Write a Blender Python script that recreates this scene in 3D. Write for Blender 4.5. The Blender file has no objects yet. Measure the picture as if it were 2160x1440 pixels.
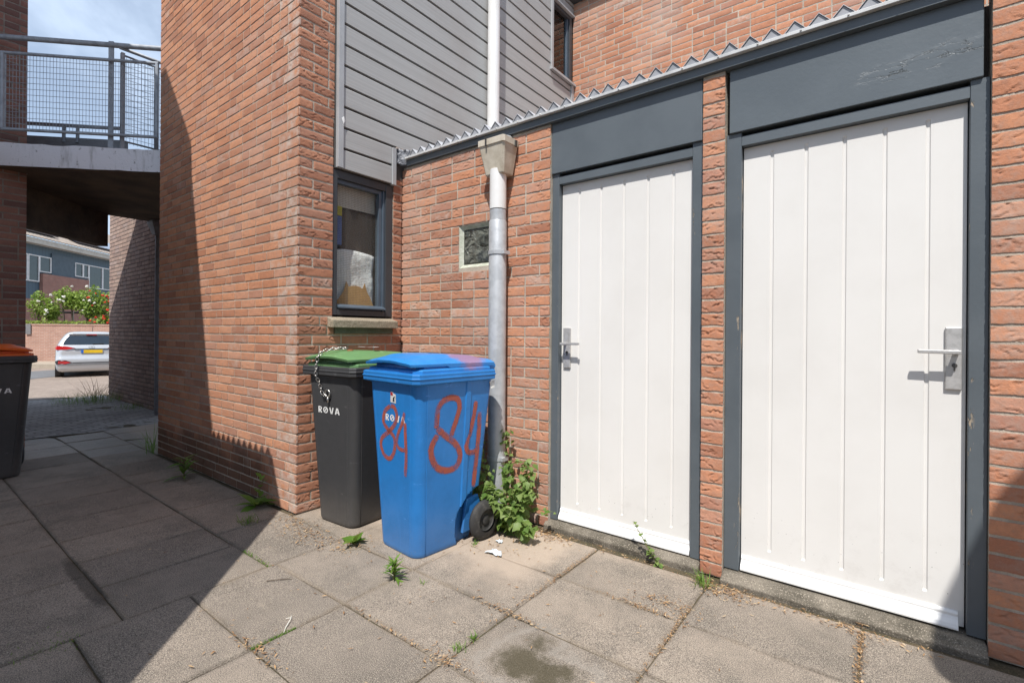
import bpy, math, random
import numpy as np
from mathutils import Matrix, Vector
random.seed(7); RNG = np.random.default_rng(11)
scene = bpy.context.scene
COL = scene.collection
WM = {}                      # object -> world matrix
PI = math.pi

# ------------------------------------------------------------------ object helpers
def tag(o, label=None, cat=None, group=None, kind=None):
    if label: o['label'] = label
    if cat: o['category'] = cat
    if group: o['group'] = group
    if kind: o['kind'] = kind
    return o

def thing(name, label, cat, loc=(0, 0, 0), rotz=0.0, group=None):
    o = bpy.data.objects.new(name, None); COL.objects.link(o)
    o.empty_display_size = 0.1
    o.location = loc; o.rotation_euler = (0, 0, rotz)
    WM[o] = Matrix.Translation(loc) @ Matrix.Rotation(rotz, 4, 'Z')
    return tag(o, label, cat, group)

class MB:
    """collects vertices and faces of one mesh"""
    def __init__(s): s.V = []; s.F = []; s.M = []; s.mi = 0
    def add(s, V, F):
        b = len(s.V); s.V += [tuple(v) for v in V]
        s.F += [tuple(i + b for i in f) for f in F]; s.M += [s.mi] * len(F); return s
    def box(s, x0, x1, y0, y1, z0, z1):
        V = [(x, y, z) for z in (z0, z1) for y in (y0, y1) for x in (x0, x1)]
        return s.add(V, [(0, 2, 3, 1), (4, 5, 7, 6), (0, 1, 5, 4), (2, 6, 7, 3), (0, 4, 6, 2), (1, 3, 7, 5)])
    def prism(s, pts, d):
        """closed polygon pts (3d, planar) extruded by vector d"""
        n = len(pts); d = Vector(d)
        V = [Vector(p) for p in pts] + [Vector(p) + d for p in pts]
        F = [tuple(range(n - 1, -1, -1)), tuple(range(n, 2 * n))]
        F += [(i, (i + 1) % n, n + (i + 1) % n, n + i) for i in range(n)]
        nrm = Vector((0, 0, 0))
        for i in range(n): nrm += V[i].cross(V[(i + 1) % n])
        if nrm.dot(d) < 0: F = [tuple(reversed(f)) for f in F]
        return s.add(V, F)
    def tube(s, path, r, n=10, caps=True, closed=False):
        P = [Vector(p) for p in path]; m = len(P)
        rr = r if isinstance(r, (list, tuple)) else [r] * m
        V = []; up = None
        for i in range(m):
            if closed: t = (P[(i + 1) % m] - P[i - 1]).normalized()
            else: t = (P[min(i + 1, m - 1)] - P[max(i - 1, 0)]).normalized()
            if up is None:
                up = Vector((0, 0, 1)) if abs(t.z) < .9 else Vector((1, 0, 0))
            a = (up - t * up.dot(t)).normalized(); up = a; b = t.cross(a)
            for k in range(n):
                an = 2 * PI * k / n
                V.append(P[i] + (a * math.cos(an) + b * math.sin(an)) * rr[i])
        F = []
        for i in range(m if closed else m - 1):
            j = (i + 1) % m
            for k in range(n):
                l = (k + 1) % n
                F.append((i * n + k, i * n + l, j * n + l, j * n + k))
        if caps and not closed:
            F.append(tuple(range(n - 1, -1, -1))); F.append(tuple((m - 1) * n + k for k in range(n)))
        return s.add(V, F)
    def lathe(s, prof, c, axis='z', n=24, caps=True):
        """prof: list of (r, h) around axis through c"""
        V = []; F = []; m = len(prof)
        for r, h in prof:
            for k in range(n):
                a = 2 * PI * k / n; x, y = r * math.cos(a), r * math.sin(a)
                v = {'z': (x, y, h), 'x': (h, x, y), 'y': (y, h, x)}[axis]
                V.append((c[0] + v[0], c[1] + v[1], c[2] + v[2]))
        for i in range(m - 1):
            for k in range(n):
                l = (k + 1) % n
                F.append((i * n + k, i * n + l, (i + 1) * n + l, (i + 1) * n + k))
        if caps: F.append(tuple(range(n - 1, -1, -1))); F.append(tuple((m - 1) * n + k for k in range(n)))
        return s.add(V, F)
    def loft(s, rings, cap0=True, cap1=True):
        n = len(rings[0]); V = [p for r in rings for p in r]; F = []
        for i in range(len(rings) - 1):
            for k in range(n):
                l = (k + 1) % n
                F.append((i * n + k, i * n + l, (i + 1) * n + l, (i + 1) * n + k))
        if cap0: F.append(tuple(range(n - 1, -1, -1)))
        if cap1: F.append(tuple((len(rings) - 1) * n + k for k in range(n)))
        return s.add(V, F)

def obj(name, mb, mats, parent=None, local=False, smooth=False, bevel=0, attrs=None, auto=None):
    """links the builder's content as ONE mesh object; V in world space unless local"""
    V, F, M = (mb.V, mb.F, mb.M) if isinstance(mb, MB) else mb
    if parent is not None and not local:
        inv = WM[parent].inverted(); V = [tuple(inv @ Vector(v)) for v in V]
    me = bpy.data.meshes.new(name); me.from_pydata(V, [], F)
    mats = mats if isinstance(mats, (list, tuple)) else [mats]
    for m in mats: me.materials.append(m)
    if len(mats) > 1: me.polygons.foreach_set('material_index', np.array(M, dtype=np.int32))
    if smooth: me.polygons.foreach_set('use_smooth', np.ones(len(F), dtype=bool))
    if attrs:
        for k, a in attrs.items():
            at = me.attributes.new(k, 'FLOAT', 'POINT'); at.data.foreach_set('value', np.asarray(a, dtype=np.float32))
    me.update()
    o = bpy.data.objects.new(name, me); COL.objects.link(o)
    if parent is not None: o.parent = parent; WM[o] = WM[parent]
    else: WM[o] = Matrix.Identity(4)
    if bevel:
        b = o.modifiers.new('Bevel', 'BEVEL'); b.width = bevel; b.segments = 2; b.limit_method = 'ANGLE'; b.angle_limit = .6
        b.harden_normals = False
    if auto is not None:
        try: me.set_sharp_from_angle(angle=auto)
        except Exception: pass
    return o

def copy_tree(src, loc, rotz):
    r = src.copy(); COL.objects.link(r); r.location = loc; r.rotation_euler = (0, 0, rotz)
    WM[r] = Matrix.Translation(loc) @ Matrix.Rotation(rotz, 4, 'Z')
    def rec(o, p):
        for ch in [c for c in COL.objects if c.parent == o]:
            c = ch.copy(); COL.objects.link(c); c.parent = p; WM[c] = WM[r]; rec(ch, c)
    rec(src, r); return r

# ------------------------------------------------------------------ materials
def newmat(name):
    m = bpy.data.materials.new(name); m.use_nodes = True
    nt = m.node_tree; nt.nodes.clear()
    out = nt.nodes.new('ShaderNodeOutputMaterial'); b = nt.nodes.new('ShaderNodeBsdfPrincipled')
    nt.links.new(b.outputs[0], out.inputs[0]); return m, nt, b, out
def N(nt, t, **kw):
    n = nt.nodes.new(t)
    for k, v in kw.items():
        if k in ('op',): n.operation = v
        elif k == 'blend': n.blend_type = v
        elif k == 'dt': n.data_type = v
        else:
            try: n.inputs[k].default_value = v
            except Exception: setattr(n, k, v)
    return n
def noise(nt, scale, detail=4, rough=.55, vec=None, dist=0):
    n = N(nt, 'ShaderNodeTexNoise', Scale=scale, Detail=detail, Roughness=rough, Distortion=dist)
    if vec: nt.links.new(vec, n.inputs['Vector'])
    return n.outputs[0]
def ramp(nt, fac, stops, interp='LINEAR'):
    r = nt.nodes.new('ShaderNodeValToRGB'); r.color_ramp.interpolation = interp
    el = r.color_ramp.elements
    while len(el) < len(stops): el.new(.5)
    for e, (p, c) in zip(el, stops):
        e.position = p; e.color = (*c, 1) if len(c) == 3 else c
    nt.links.new(fac, r.inputs[0]); return r.outputs[0]
def mixc(nt, fac, a, b, blend='MIX'):
    m = nt.nodes.new('ShaderNodeMix'); m.data_type = 'RGBA'; m.blend_type = blend
    for s, v in ((0, fac), (6, a), (7, b)):
        if isinstance(v, (int, float)): m.inputs[s].default_value = v
        elif isinstance(v, tuple): m.inputs[s].default_value = (*v, 1)
        else: nt.links.new(v, m.inputs[s])
    return m.outputs[2]
def math_(nt, op, a, b=None, c=None, clamp=False):
    m = nt.nodes.new('ShaderNodeMath'); m.operation = op; m.use_clamp = clamp
    for i, v in enumerate((a, b, c)):
        if v is None: continue
        if isinstance(v, (int, float)): m.inputs[i].default_value = v
        else: nt.links.new(v, m.inputs[i])
    return m.outputs[0]
def mapr(nt, v, a, b, c=0., d=1., smooth=True):
    m = nt.nodes.new('ShaderNodeMapRange'); m.interpolation_type = 'SMOOTHSTEP' if smooth else 'LINEAR'
    m.inputs[1].default_value = a; m.inputs[2].default_value = b; m.inputs[3].default_value = c; m.inputs[4].default_value = d
    nt.links.new(v, m.inputs[0]); return m.outputs[0]
def bump(nt, h, dist, strength=1., prev=None):
    b = nt.nodes.new('ShaderNodeBump'); b.inputs['Distance'].default_value = dist; b.inputs['Strength'].default_value = strength
    nt.links.new(h, b.inputs['Height'])
    if prev: nt.links.new(prev, b.inputs['Normal'])
    return b.outputs[0]
def attr(nt, name): 
    a = nt.nodes.new('ShaderNodeAttribute'); a.attribute_name = name; return a.outputs['Fac']
def wpos(nt): return nt.nodes.new('ShaderNodeNewGeometry').outputs['Position']
def opos(nt): return nt.nodes.new('ShaderNodeTexCoord').outputs['Object']

def simple(name, col, rough=.6, metal=0., col2=None, vs=6., vlo=.35, vhi=.7, bs=None, bd=.001, spec=.5, coat=0.):
    m, nt, b, out = newmat(name)
    b.inputs['Roughness'].default_value = rough; b.inputs['Metallic'].default_value = metal
    b.inputs['Specular IOR Level'].default_value = spec; b.inputs['Coat Weight'].default_value = coat
    p = opos(nt)
    c2 = col2 or tuple(c * .82 for c in col)
    f = mapr(nt, noise(nt, vs, 5, .6, p), vlo, vhi)
    nt.links.new(mixc(nt, f, col, c2), b.inputs['Base Color'])
    if bs: nt.links.new(bump(nt, noise(nt, bs, 4, .6, p), bd), b.inputs['Normal'])
    return m

def brick_mat(name, stops, white=.0, whcol=(.52, .43, .37), bsc=1.0, spk=.5, damp_shade=None):
    m, nt, b, out = newmat(name)
    b.inputs['Roughness'].default_value = .9; b.inputs['Specular IOR Level'].default_value = .25
    p = wpos(nt); r = attr(nt, 'brnd'); w = attr(nt, 'bwh')
    c = ramp(nt, r, stops)
    n1 = noise(nt, 38, 5, .65, p); n2 = noise(nt, 210, 3, .6, p); n3 = noise(nt, 1.6, 4, .6, p)
    c = mixc(nt, mapr(nt, n1, .35, .75, 0, .42), c, tuple(min(1, x * .66) for x in stops[0][1]))
    c = mixc(nt, mapr(nt, n2, .56, .72, 0, .55 * spk), c, (.55, .38, .28))
    c = mixc(nt, mapr(nt, n2, .30, .40, .5 * spk, 0), c, (.10, .05, .035))
    wf = math_(nt, 'MULTIPLY', mapr(nt, noise(nt, 14, 5, .7, p), .33, .72), w, clamp=True)
    wf2 = math_(nt, 'MULTIPLY', mapr(nt, math_(nt, 'ADD', math_(nt, 'MULTIPLY', n3, .6), math_(nt, 'MULTIPLY', n1, .4)), .42, .68), white, clamp=True)
    c = mixc(nt, math_(nt, 'MAXIMUM', wf, wf2), c, whcol)
    if damp_shade:  # damp stain that also paints the shade darker along the wall foot
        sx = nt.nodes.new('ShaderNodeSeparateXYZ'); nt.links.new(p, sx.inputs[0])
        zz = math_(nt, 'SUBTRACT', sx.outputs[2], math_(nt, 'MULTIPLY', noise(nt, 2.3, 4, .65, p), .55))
        dm = math_(nt, 'MULTIPLY', mapr(nt, zz, -.12, .14, 1, 0), mapr(nt, math_(nt, 'ADD', sx.outputs[0], math_(nt, 'MULTIPLY', noise(nt, 4, 3, .6, p), .3)), damp_shade - .12, damp_shade + .10, 1, 0))
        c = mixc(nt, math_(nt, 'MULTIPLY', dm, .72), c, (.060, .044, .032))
    nt.links.new(c, b.inputs['Base Color'])
    bn = bump(nt, noise(nt, 150, 5, .7, p), .0016 * bsc)
    bn = bump(nt, n1, .0026 * bsc, 1, bn)
    nt.links.new(bn, b.inputs['Normal'])
    return m
def mortar_mat(name, col):
    m, nt, b, out = newmat(name); b.inputs['Roughness'].default_value = .95; b.inputs['Specular IOR Level'].default_value = .15
    p = wpos(nt)
    c = mixc(nt, mapr(nt, noise(nt, 9, 5, .6, p), .3, .7), col, tuple(x * .68 for x in col))
    c = mixc(nt, mapr(nt, noise(nt, 260, 3, .6, p), .35, .45, .6, 0), c, tuple(x * .35 for x in col))
    nt.links.new(c, b.inputs['Base Color'])
    nt.links.new(bump(nt, noise(nt, 120, 5, .7, p), .004), b.inputs['Normal'])
    return m
ORANGE = [(0., (.34, .140, .090)), (.22, (.45, .190, .112)), (.5, (.53, .230, .135)), (.75, (.60, .270, .155)), (.93, (.54, .275, .195)), (1., (.40, .185, .135))]
RED = [(0., (.24, .100, .066)), (.25, (.36, .145, .090)), (.6, (.44, .185, .112)), (.85, (.51, .225, .140)), (1., (.37, .175, .125))]
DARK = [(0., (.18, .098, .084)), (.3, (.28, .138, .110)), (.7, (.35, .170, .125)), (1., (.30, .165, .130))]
def narrow(st, k, mul=(1, 1, 1)):
    mean = [sum(c[i] for _, c in st) / len(st) for i in range(3)]
    return [(p, tuple((mean[i] + (c[i] - mean[i]) * k) * mul[i] for i in range(3))) for p, c in st]
M = {}
M['brick_shed'] = brick_mat('brick_shed', narrow(ORANGE, .85, (1.02, 1.03, .98)), .50)
M['brick_house'] = brick_mat('brick_house', narrow(ORANGE, .75, (1.03, 1.05, .97)), .22, damp_shade=-3.35)
M['brick_return'] = brick_mat('brick_return', narrow(RED, .65, (1.12, 1.18, 1.12)), .10)
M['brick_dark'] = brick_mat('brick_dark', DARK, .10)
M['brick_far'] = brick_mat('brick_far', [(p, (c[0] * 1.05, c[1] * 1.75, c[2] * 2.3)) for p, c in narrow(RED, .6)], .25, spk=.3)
M['mortar'] = mortar_mat('mortar', (.58, .505, .415))
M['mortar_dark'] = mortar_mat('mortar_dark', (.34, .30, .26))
M['mortar_far'] = mortar_mat('mortar_far', (.16, .145, .135))

def plain_brick(name, c1, c2, cm, bw=.21, bh=.065):
    """shader bricks for surfaces far off; u along the wall in local x, v in z"""
    m, nt, b, out = newmat(name); b.inputs['Roughness'].default_value = .9
    p = opos(nt); sx = nt.nodes.new('ShaderNodeSeparateXYZ'); nt.links.new(p, sx.inputs[0])
    cb = nt.nodes.new('ShaderNodeCombineXYZ')
    nt.links.new(math_(nt, 'ADD', sx.outputs[0], sx.outputs[1]), cb.inputs[0]); nt.links.new(sx.outputs[2], cb.inputs[1])
    br = nt.nodes.new('ShaderNodeTexBrick'); nt.links.new(cb.outputs[0], br.inputs['Vector'])
    br.inputs['Scale'].default_value = 1; br.inputs['Brick Width'].default_value = bw; br.inputs['Row Height'].default_value = bh
    br.inputs['Mortar Size'].default_value = .006; br.inputs['Color1'].default_value = (*c1, 1); br.inputs['Color2'].default_value = (*c2, 1); br.inputs['Mortar'].default_value = (*cm, 1)
    c = mixc(nt, mapr(nt, noise(nt, 2.5, 5, .6, p), .3, .7, 0, .45), br.outputs[0], tuple(x * .6 for x in c1))
    nt.links.new(c, b.inputs['Base Color'])
    nt.links.new(bump(nt, br.outputs[1], -.006), b.inputs['Normal'])
    return m

M['dark_paint'] = simple('dark_paint', (.112, .131, .146), .42, col2=(.094, .111, .125), vs=3, bs=60, bd=.0004)
def flaky_paint():
    """dark paint, lifted and cracked in a slanting band"""
    m, nt, b, out = newmat('flaky_paint'); b.inputs['Roughness'].default_value = .38
    p = wpos(nt); sx = nt.nodes.new('ShaderNodeSeparateXYZ'); nt.links.new(p, sx.inputs[0])
    mp = nt.nodes.new('ShaderNodeMapping'); nt.links.new(p, mp.inputs[0]); mp.inputs['Scale'].default_value = (9, 1, 42); mp.inputs['Rotation'].default_value = (0, .10, 0)
    wob = nt.nodes.new('ShaderNodeTexNoise'); wob.inputs['Scale'].default_value = 2.2; wob.inputs['Detail'].default_value = 4; nt.links.new(mp.outputs[0], wob.inputs['Vector'])
    vm = nt.nodes.new('ShaderNodeVectorMath'); vm.operation = 'MULTIPLY_ADD'; vm.inputs[1].default_value = (1.1, 1.1, 1.1)
    nt.links.new(wob.outputs['Color'], vm.inputs[0]); nt.links.new(mp.outputs[0], vm.inputs[2])
    ve = nt.nodes.new('ShaderNodeTexVoronoi'); ve.feature = 'DISTANCE_TO_EDGE'; ve.inputs['Scale'].default_value = .9; nt.links.new(vm.outputs[0], ve.inputs['Vector'])
    vc = nt.nodes.new('ShaderNodeTexVoronoi'); vc.inputs['Scale'].default_value = .9; nt.links.new(vm.outputs[0], vc.inputs['Vector'])
    d = math_(nt, 'ABSOLUTE', math_(nt, 'SUBTRACT', math_(nt, 'SUBTRACT', sx.outputs[2], 2.296), math_(nt, 'MULTIPLY', sx.outputs[0], .11)))
    zone = math_(nt, 'MULTIPLY', mapr(nt, math_(nt, 'ADD', d, math_(nt, 'MULTIPLY', math_(nt, 'SUBTRACT', noise(nt, 14, 3, .6, p), .5), .06)), .012, .050, 1, 0), mapr(nt, sx.outputs[0], -.14, .02))
    line = math_(nt, 'MULTIPLY', mapr(nt, ve.outputs['Distance'], .0, .045, 1, 0), zone)
    line = math_(nt, 'MULTIPLY', line, mapr(nt, noise(nt, 17, 3, .6, p), .42, .58))
    c = mixc(nt, mapr(nt, noise(nt, 3, 4, .6, p), .3, .7), (.114, .134, .149), (.096, .114, .128))
    c = mixc(nt, math_(nt, 'MULTIPLY', line, mapr(nt, noise(nt, 45, 2, .5, p), .45, .6, 0, .75)), c, (.46, .49, .51))
    nt.links.new(c, b.inputs['Base Color'])
    cs = nt.nodes.new('ShaderNodeSeparateXYZ'); nt.links.new(vc.outputs['Color'], cs.inputs[0])
    h = math_(nt, 'SUBTRACT', math_(nt, 'MULTIPLY', math_(nt, 'MULTIPLY', cs.outputs[0], zone), .6), line)
    bn = bump(nt, noise(nt, 55, 4, .6, p), .0006); bn = bump(nt, h, .0032, 1., bn)
    nt.links.new(bn, b.inputs['Normal']); return m
M['flaky_paint'] = flaky_paint()
def worn_paint():
    """dark paint with bare chipped wood along one edge; attr 'edge' = 1 near that edge"""
    m, nt, b, out = newmat('worn_paint'); b.inputs['Roughness'].default_value = .42
    p = wpos(nt); e = attr(nt, 'edge')
    mp = nt.nodes.new('ShaderNodeMapping'); nt.links.new(p, mp.inputs[0]); mp.inputs['Scale'].default_value = (60, 60, 14)
    nz = noise(nt, 1., 5, .65, mp.outputs[0]); big = noise(nt, 3.2, 2, .5, p)
    f = math_(nt, 'MULTIPLY', mapr(nt, math_(nt, 'ADD', nz, math_(nt, 'MULTIPLY', big, .75)), 1.02, 1.07), mapr(nt, e, .60, .95))
    c = mixc(nt, mapr(nt, noise(nt, 4, 4, .6, p), .3, .7), (.106, .124, .139), (.088, .105, .119))
    c = mixc(nt, f, c, (.42, .34, .25))
    nt.links.new(c, b.inputs['Base Color'])
    bn = bump(nt, noise(nt, 60, 4, .6, p), .0005); bn = bump(nt, f, -.002, 1, bn); nt.links.new(bn, b.inputs['Normal']); return m
M['worn_paint'] = worn_paint()
def door_white():
    m, nt, b, out = newmat('door_white'); b.inputs['Roughness'].default_value = .45; b.inputs['Specular IOR Level'].default_value = .4
    p = wpos(nt); sx = nt.nodes.new('ShaderNodeSeparateXYZ'); nt.links.new(p, sx.inputs[0])
    c = mixc(nt, mapr(nt, noise(nt, 2.2, 5, .6, p), .35, .7), (.755, .740, .712), (.715, .698, .668))
    # splashed dirt specks low down
    v = nt.nodes.new('ShaderNodeTexVoronoi'); v.inputs['Scale'].default_value = 48; nt.links.new(p, v.inputs['Vector'])
    low = mapr(nt, math_(nt, 'ADD', sx.outputs[2], math_(nt, 'MULTIPLY', noise(nt, 3, 3, .6, p), .25)), .28, .62, 1, 0)
    sp = math_(nt, 'MULTIPLY', mapr(nt, v.outputs['Distance'], .05, .12, 1, 0), math_(nt, 'MULTIPLY', low, mapr(nt, noise(nt, 30, 2, .5, p), .52, .58)))
    c = mixc(nt, math_(nt, 'MULTIPLY', sp, .8), c, (.10, .09, .08))
    c = mixc(nt, math_(nt, 'MULTIPLY', mapr(nt, noise(nt, 12, 5, .7, p), .52, .72), math_(nt, 'MULTIPLY', low, .20)), c, (.46, .43, .39))
    mp = nt.nodes.new('ShaderNodeMapping'); nt.links.new(p, mp.inputs[0]); mp.inputs['Scale'].default_value = (90, 90, 3)
    nt.links.new(c, b.inputs['Base Color'])
    bn = bump(nt, noise(nt, 1, 4, .6, mp.outputs[0]), .00035); nt.links.new(bn, b.inputs['Normal']); return m
M['door_white'] = door_white()
M['bar_white'] = simple('bar_white', (.86, .86, .85), .28, col2=(.80, .79, .77), vs=9)
M['steel'] = simple('steel', (.56, .545, .53), .38, .45, col2=(.44, .43, .415), vs=45, bs=200, bd=.0003)
M['steel_dark'] = simple('steel_dark', (.12, .115, .11), .5, .8)
M['galv'] = simple('galv', (.52, .535, .55), .42, .25, col2=(.43, .445, .46), vs=16, vlo=.4, vhi=.62, bs=70, bd=.0008)
M['galv_rail'] = simple('galv_rail', (.36, .39, .43), .55, .15, col2=(.25, .27, .30), vs=14)
M['pvc_white'] = simple('pvc_white', (.78, .775, .765), .35, col2=(.72, .70, .67), vs=5)
M['hopper'] = simple('hopper', (.60, .545, .45), .6, col2=(.45, .39, .30), vs=9, vlo=.38, vhi=.66, bs=60, bd=.0006)
def cladding_mat():
    m, nt, b, out = newmat('cladding'); b.inputs['Roughness'].default_value = .55
    p = wpos(nt); mp = nt.nodes.new('ShaderNodeMapping'); nt.links.new(p, mp.inputs[0]); mp.inputs['Scale'].default_value = (1, .6, 120)
    nz = noise(nt, 1, 3, .5, mp.outputs[0])
    c = mixc(nt, mapr(nt, nz, .3, .7), (.42, .418, .408), (.365, .362, .352))
    c = mixc(nt, mapr(nt, noise(nt, 1.1, 5, .6, p), .45, .75, 0, .4), c, (.30, .27, .245))
    nt.links.new(c, b.inputs['Base Color']); nt.links.new(bump(nt, nz, .0006), b.inputs['Normal']); return m
M['cladding'] = cladding_mat()
M['cladding_gap'] = simple('cladding_gap', (.085, .078, .072), .8)
M['trim_grey'] = simple('trim_grey', (.44, .45, .455), .45, .1, col2=(.38, .385, .39), vs=4)
M['roof_sheet'] = simple('roof_sheet', (.58, .59, .62), .35, col2=(.42, .43, .45), vs=8, vlo=.3, vhi=.7)
M['roof_filler'] = simple('roof_filler', (.34, .35, .38), .6, col2=(.24, .25, .27), vs=12)
M['roof_strip'] = simple('roof_strip', (.62, .62, .61), .4, .1, col2=(.48, .48, .475), vs=12)
M['lead'] = simple('lead', (.10, .105, .12), .5, .3, col2=(.20, .205, .22), vs=28, bs=25, bd=.01)
def concrete(name, c1, c2, spk=.6):
    m, nt, b, out = newmat(name); b.inputs['Roughness'].default_value = .93; b.inputs['Specular IOR Level'].default_value = .2
    p = wpos(nt)
    c = mixc(nt, mapr(nt, noise(nt, 5, 6, .65, p), .3, .7), c1, c2)
    n2 = noise(nt, 190, 3, .65, p)
    c = mixc(nt, mapr(nt, n2, .55, .68, 0, spk), c, tuple(min(1, x * 2.1) for x in c1))
    c = mixc(nt, mapr(nt, n2, .32, .44, spk, 0), c, tuple(x * .35 for x in c1))
    nt.links.new(c, b.inputs['Base Color'])
    bn = bump(nt, n2, .003); bn = bump(nt, noise(nt, 24, 5, .7, p), .006, 1, bn)
    nt.links.new(bn, b.inputs['Normal']); return m
M['sill'] = concrete('sill', (.33, .285, .215), (.25, .21, .155), .75)
M['threshold'] = concrete('threshold', (.235, .205, .165), (.085, .075, .058), .8)
def deck_mat():
    m, nt, b, out = newmat('deck_concrete'); b.inputs['Roughness'].default_value = .85
    p = wpos(nt); sx = nt.nodes.new('ShaderNodeSeparateXYZ'); nt.links.new(nt.nodes.new('ShaderNodeNewGeometry').outputs['Normal'], sx.inputs[0])
    mp = nt.nodes.new('ShaderNodeMapping'); nt.links.new(p, mp.inputs[0]); mp.inputs['Scale'].default_value = (9, 9, 1.6)
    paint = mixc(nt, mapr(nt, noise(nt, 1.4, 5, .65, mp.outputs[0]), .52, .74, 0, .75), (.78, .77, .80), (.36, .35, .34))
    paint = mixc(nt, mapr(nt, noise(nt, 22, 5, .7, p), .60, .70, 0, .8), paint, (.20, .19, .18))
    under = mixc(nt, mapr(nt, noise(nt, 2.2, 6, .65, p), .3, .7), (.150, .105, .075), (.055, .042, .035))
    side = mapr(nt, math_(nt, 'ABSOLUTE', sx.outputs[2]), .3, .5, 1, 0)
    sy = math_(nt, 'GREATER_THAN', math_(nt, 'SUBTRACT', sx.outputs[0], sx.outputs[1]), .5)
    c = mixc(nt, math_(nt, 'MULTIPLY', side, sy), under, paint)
    nt.links.new(c, b.inputs['Base Color']); nt.links.new(bump(nt, noise(nt, 30, 5, .7, p), .006), b.inputs['Normal']); return m
M['deck'] = deck_mat()
def paving_mat():
    m, nt, b, out = newmat('paving_slab'); b.inputs['Roughness'].default_value = .88; b.inputs['Specular IOR Level'].default_value = .3
    p = wpos(nt); r = attr(nt, 'brnd'); wd = attr(nt, 'bwh')
    c = mixc(nt, r, (.325, .270, .218), (.240, .203, .168)); eg = attr(nt, 'edge')
    c = mixc(nt, mapr(nt, noise(nt, 3.1, 7, .75, p), .38, .70, 0, .85), c, (.150, .130, .108))
    c = mixc(nt, mapr(nt, noise(nt, 9, 6, .8, p), .55, .72, 0, .65), c, (.37, .315, .25))
    n2 = noise(nt, 270, 3, .7, p)
    c = mixc(nt, mapr(nt, n2, .53, .62, 0, .80), c, (.50, .43, .345))
    c = mixc(nt, mapr(nt, n2, .38, .47, .85, 0), c, (.050, .045, .040))
    v = nt.nodes.new('ShaderNodeTexVoronoi'); v.inputs['Scale'].default_value = 95; nt.links.new(p, v.inputs['Vector'])
    c = mixc(nt, math_(nt, 'MULTIPLY', mapr(nt, v.outputs['Distance'], .10, .22, 1, 0), .5), c, mixc(nt, v.outputs['Color'], (.14, .12, .10), (.52, .46, .38)))
    sx = nt.nodes.new('ShaderNodeSeparateXYZ'); nt.links.new(p, sx.inputs[0])
    nz = noise(nt, 5, 5, .65, p)
    em = math_(nt, 'MULTIPLY', mapr(nt, math_(nt, 'ADD', math_(nt, 'MULTIPLY', eg, .55), math_(nt, 'MULTIPLY', noise(nt, 7, 5, .7, p), .8)), .74, 1.08), .42)
    c = mixc(nt, em, c, mixc(nt, mapr(nt, noise(nt, 1.3, 2, .5, p), .4, .6), (.075, .062, .045), (.20, .155, .105)))
    # sandy deposit round the bins
    sand = math_(nt, 'MULTIPLY', mapr(nt, math_(nt, 'ADD', sx.outputs[1], math_(nt, 'MULTIPLY', nz, .5)), 1.95, 2.25), mapr(nt, math_(nt, 'ADD', sx.outputs[0], math_(nt, 'MULTIPLY', nz, .3)), -1.35, -1.15, 1, 0))
    sand2 = mapr(nt, math_(nt, 'ADD', sx.outputs[1], math_(nt, 'MULTIPLY', nz, .22)), 2.48, 2.62)
    c = mixc(nt, math_(nt, 'MULTIPLY', math_(nt, 'MAXIMUM', sand, math_(nt, 'MULTIPLY', sand2, .6)), .72), c, (.48, .385, .30))
    # black dirt along the joint in the alley
    lx = mapr(nt, math_(nt, 'ABSOLUTE', math_(nt, 'SUBTRACT', sx.outputs[0], -3.05)), .15, .62, 1, 0)
    ly = mapr(nt, math_(nt, 'ABSOLUTE', math_(nt, 'SUBTRACT', sx.outputs[1], .615)), .0, .075, 1, 0)
    bd = mapr(nt, math_(nt, 'ADD', math_(nt, 'MULTIPLY', math_(nt, 'MULTIPLY', lx, ly), .75), math_(nt, 'MULTIPLY', noise(nt, 17, 5, .8, p), .75)), .70, .95)
    c = mixc(nt, math_(nt, 'MULTIPLY', bd, .60), c, (.035, .032, .026))
    # dried olive stain
    def blob(x0, y0, r):
        dx = math_(nt, 'SUBTRACT', sx.outputs[0], x0); dy = math_(nt, 'SUBTRACT', sx.outputs[1], y0)
        return math_(nt, 'SUBTRACT', math_(nt, 'SQRT', math_(nt, 'ADD', math_(nt, 'MULTIPLY', dx, dx), math_(nt, 'MULTIPLY', dy, dy))), r)
    d = math_(nt, 'MINIMUM', math_(nt, 'MINIMUM', blob(-1.05, 1.44, .02), blob(-1.07, 1.56, -.04)), math_(nt, 'MINIMUM', blob(-.95, 1.44, .0), blob(-.90, 1.50, -.03)))
    d = math_(nt, 'ADD', d, .02)
    d = math_(nt, 'ADD', d, math_(nt, 'ADD', math_(nt, 'MULTIPLY', math_(nt, 'SUBTRACT', nz, .5), .26), math_(nt, 'MULTIPLY', math_(nt, 'SUBTRACT', noise(nt, 26, 4, .7, p), .5), .10)))
    c = mixc(nt, mapr(nt, d, .045, .125, .80, 0), c, (.060, .050, .024))
    c = mixc(nt, math_(nt, 'MULTIPLY', mapr(nt, d, .11, .15, 0, .4), mapr(nt, d, .15, .21, 1, 0)), c, (.34, .31, .27))
    nt.links.new(c, b.inputs['Base Color'])
    rr = mapr(nt, wd, 0, 1, .88, .42); nt.links.new(rr, b.inputs['Roughness'])
    bn = bump(nt, n2, .0034); bn = bump(nt, nz, .004, 1, bn); nt.links.new(bn, b.inputs['Normal']); return m
M['paving'] = paving_mat()
M['joint'] = concrete('joint_sand', (.14, .105, .07), (.065, .06, .035), .6)
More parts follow.
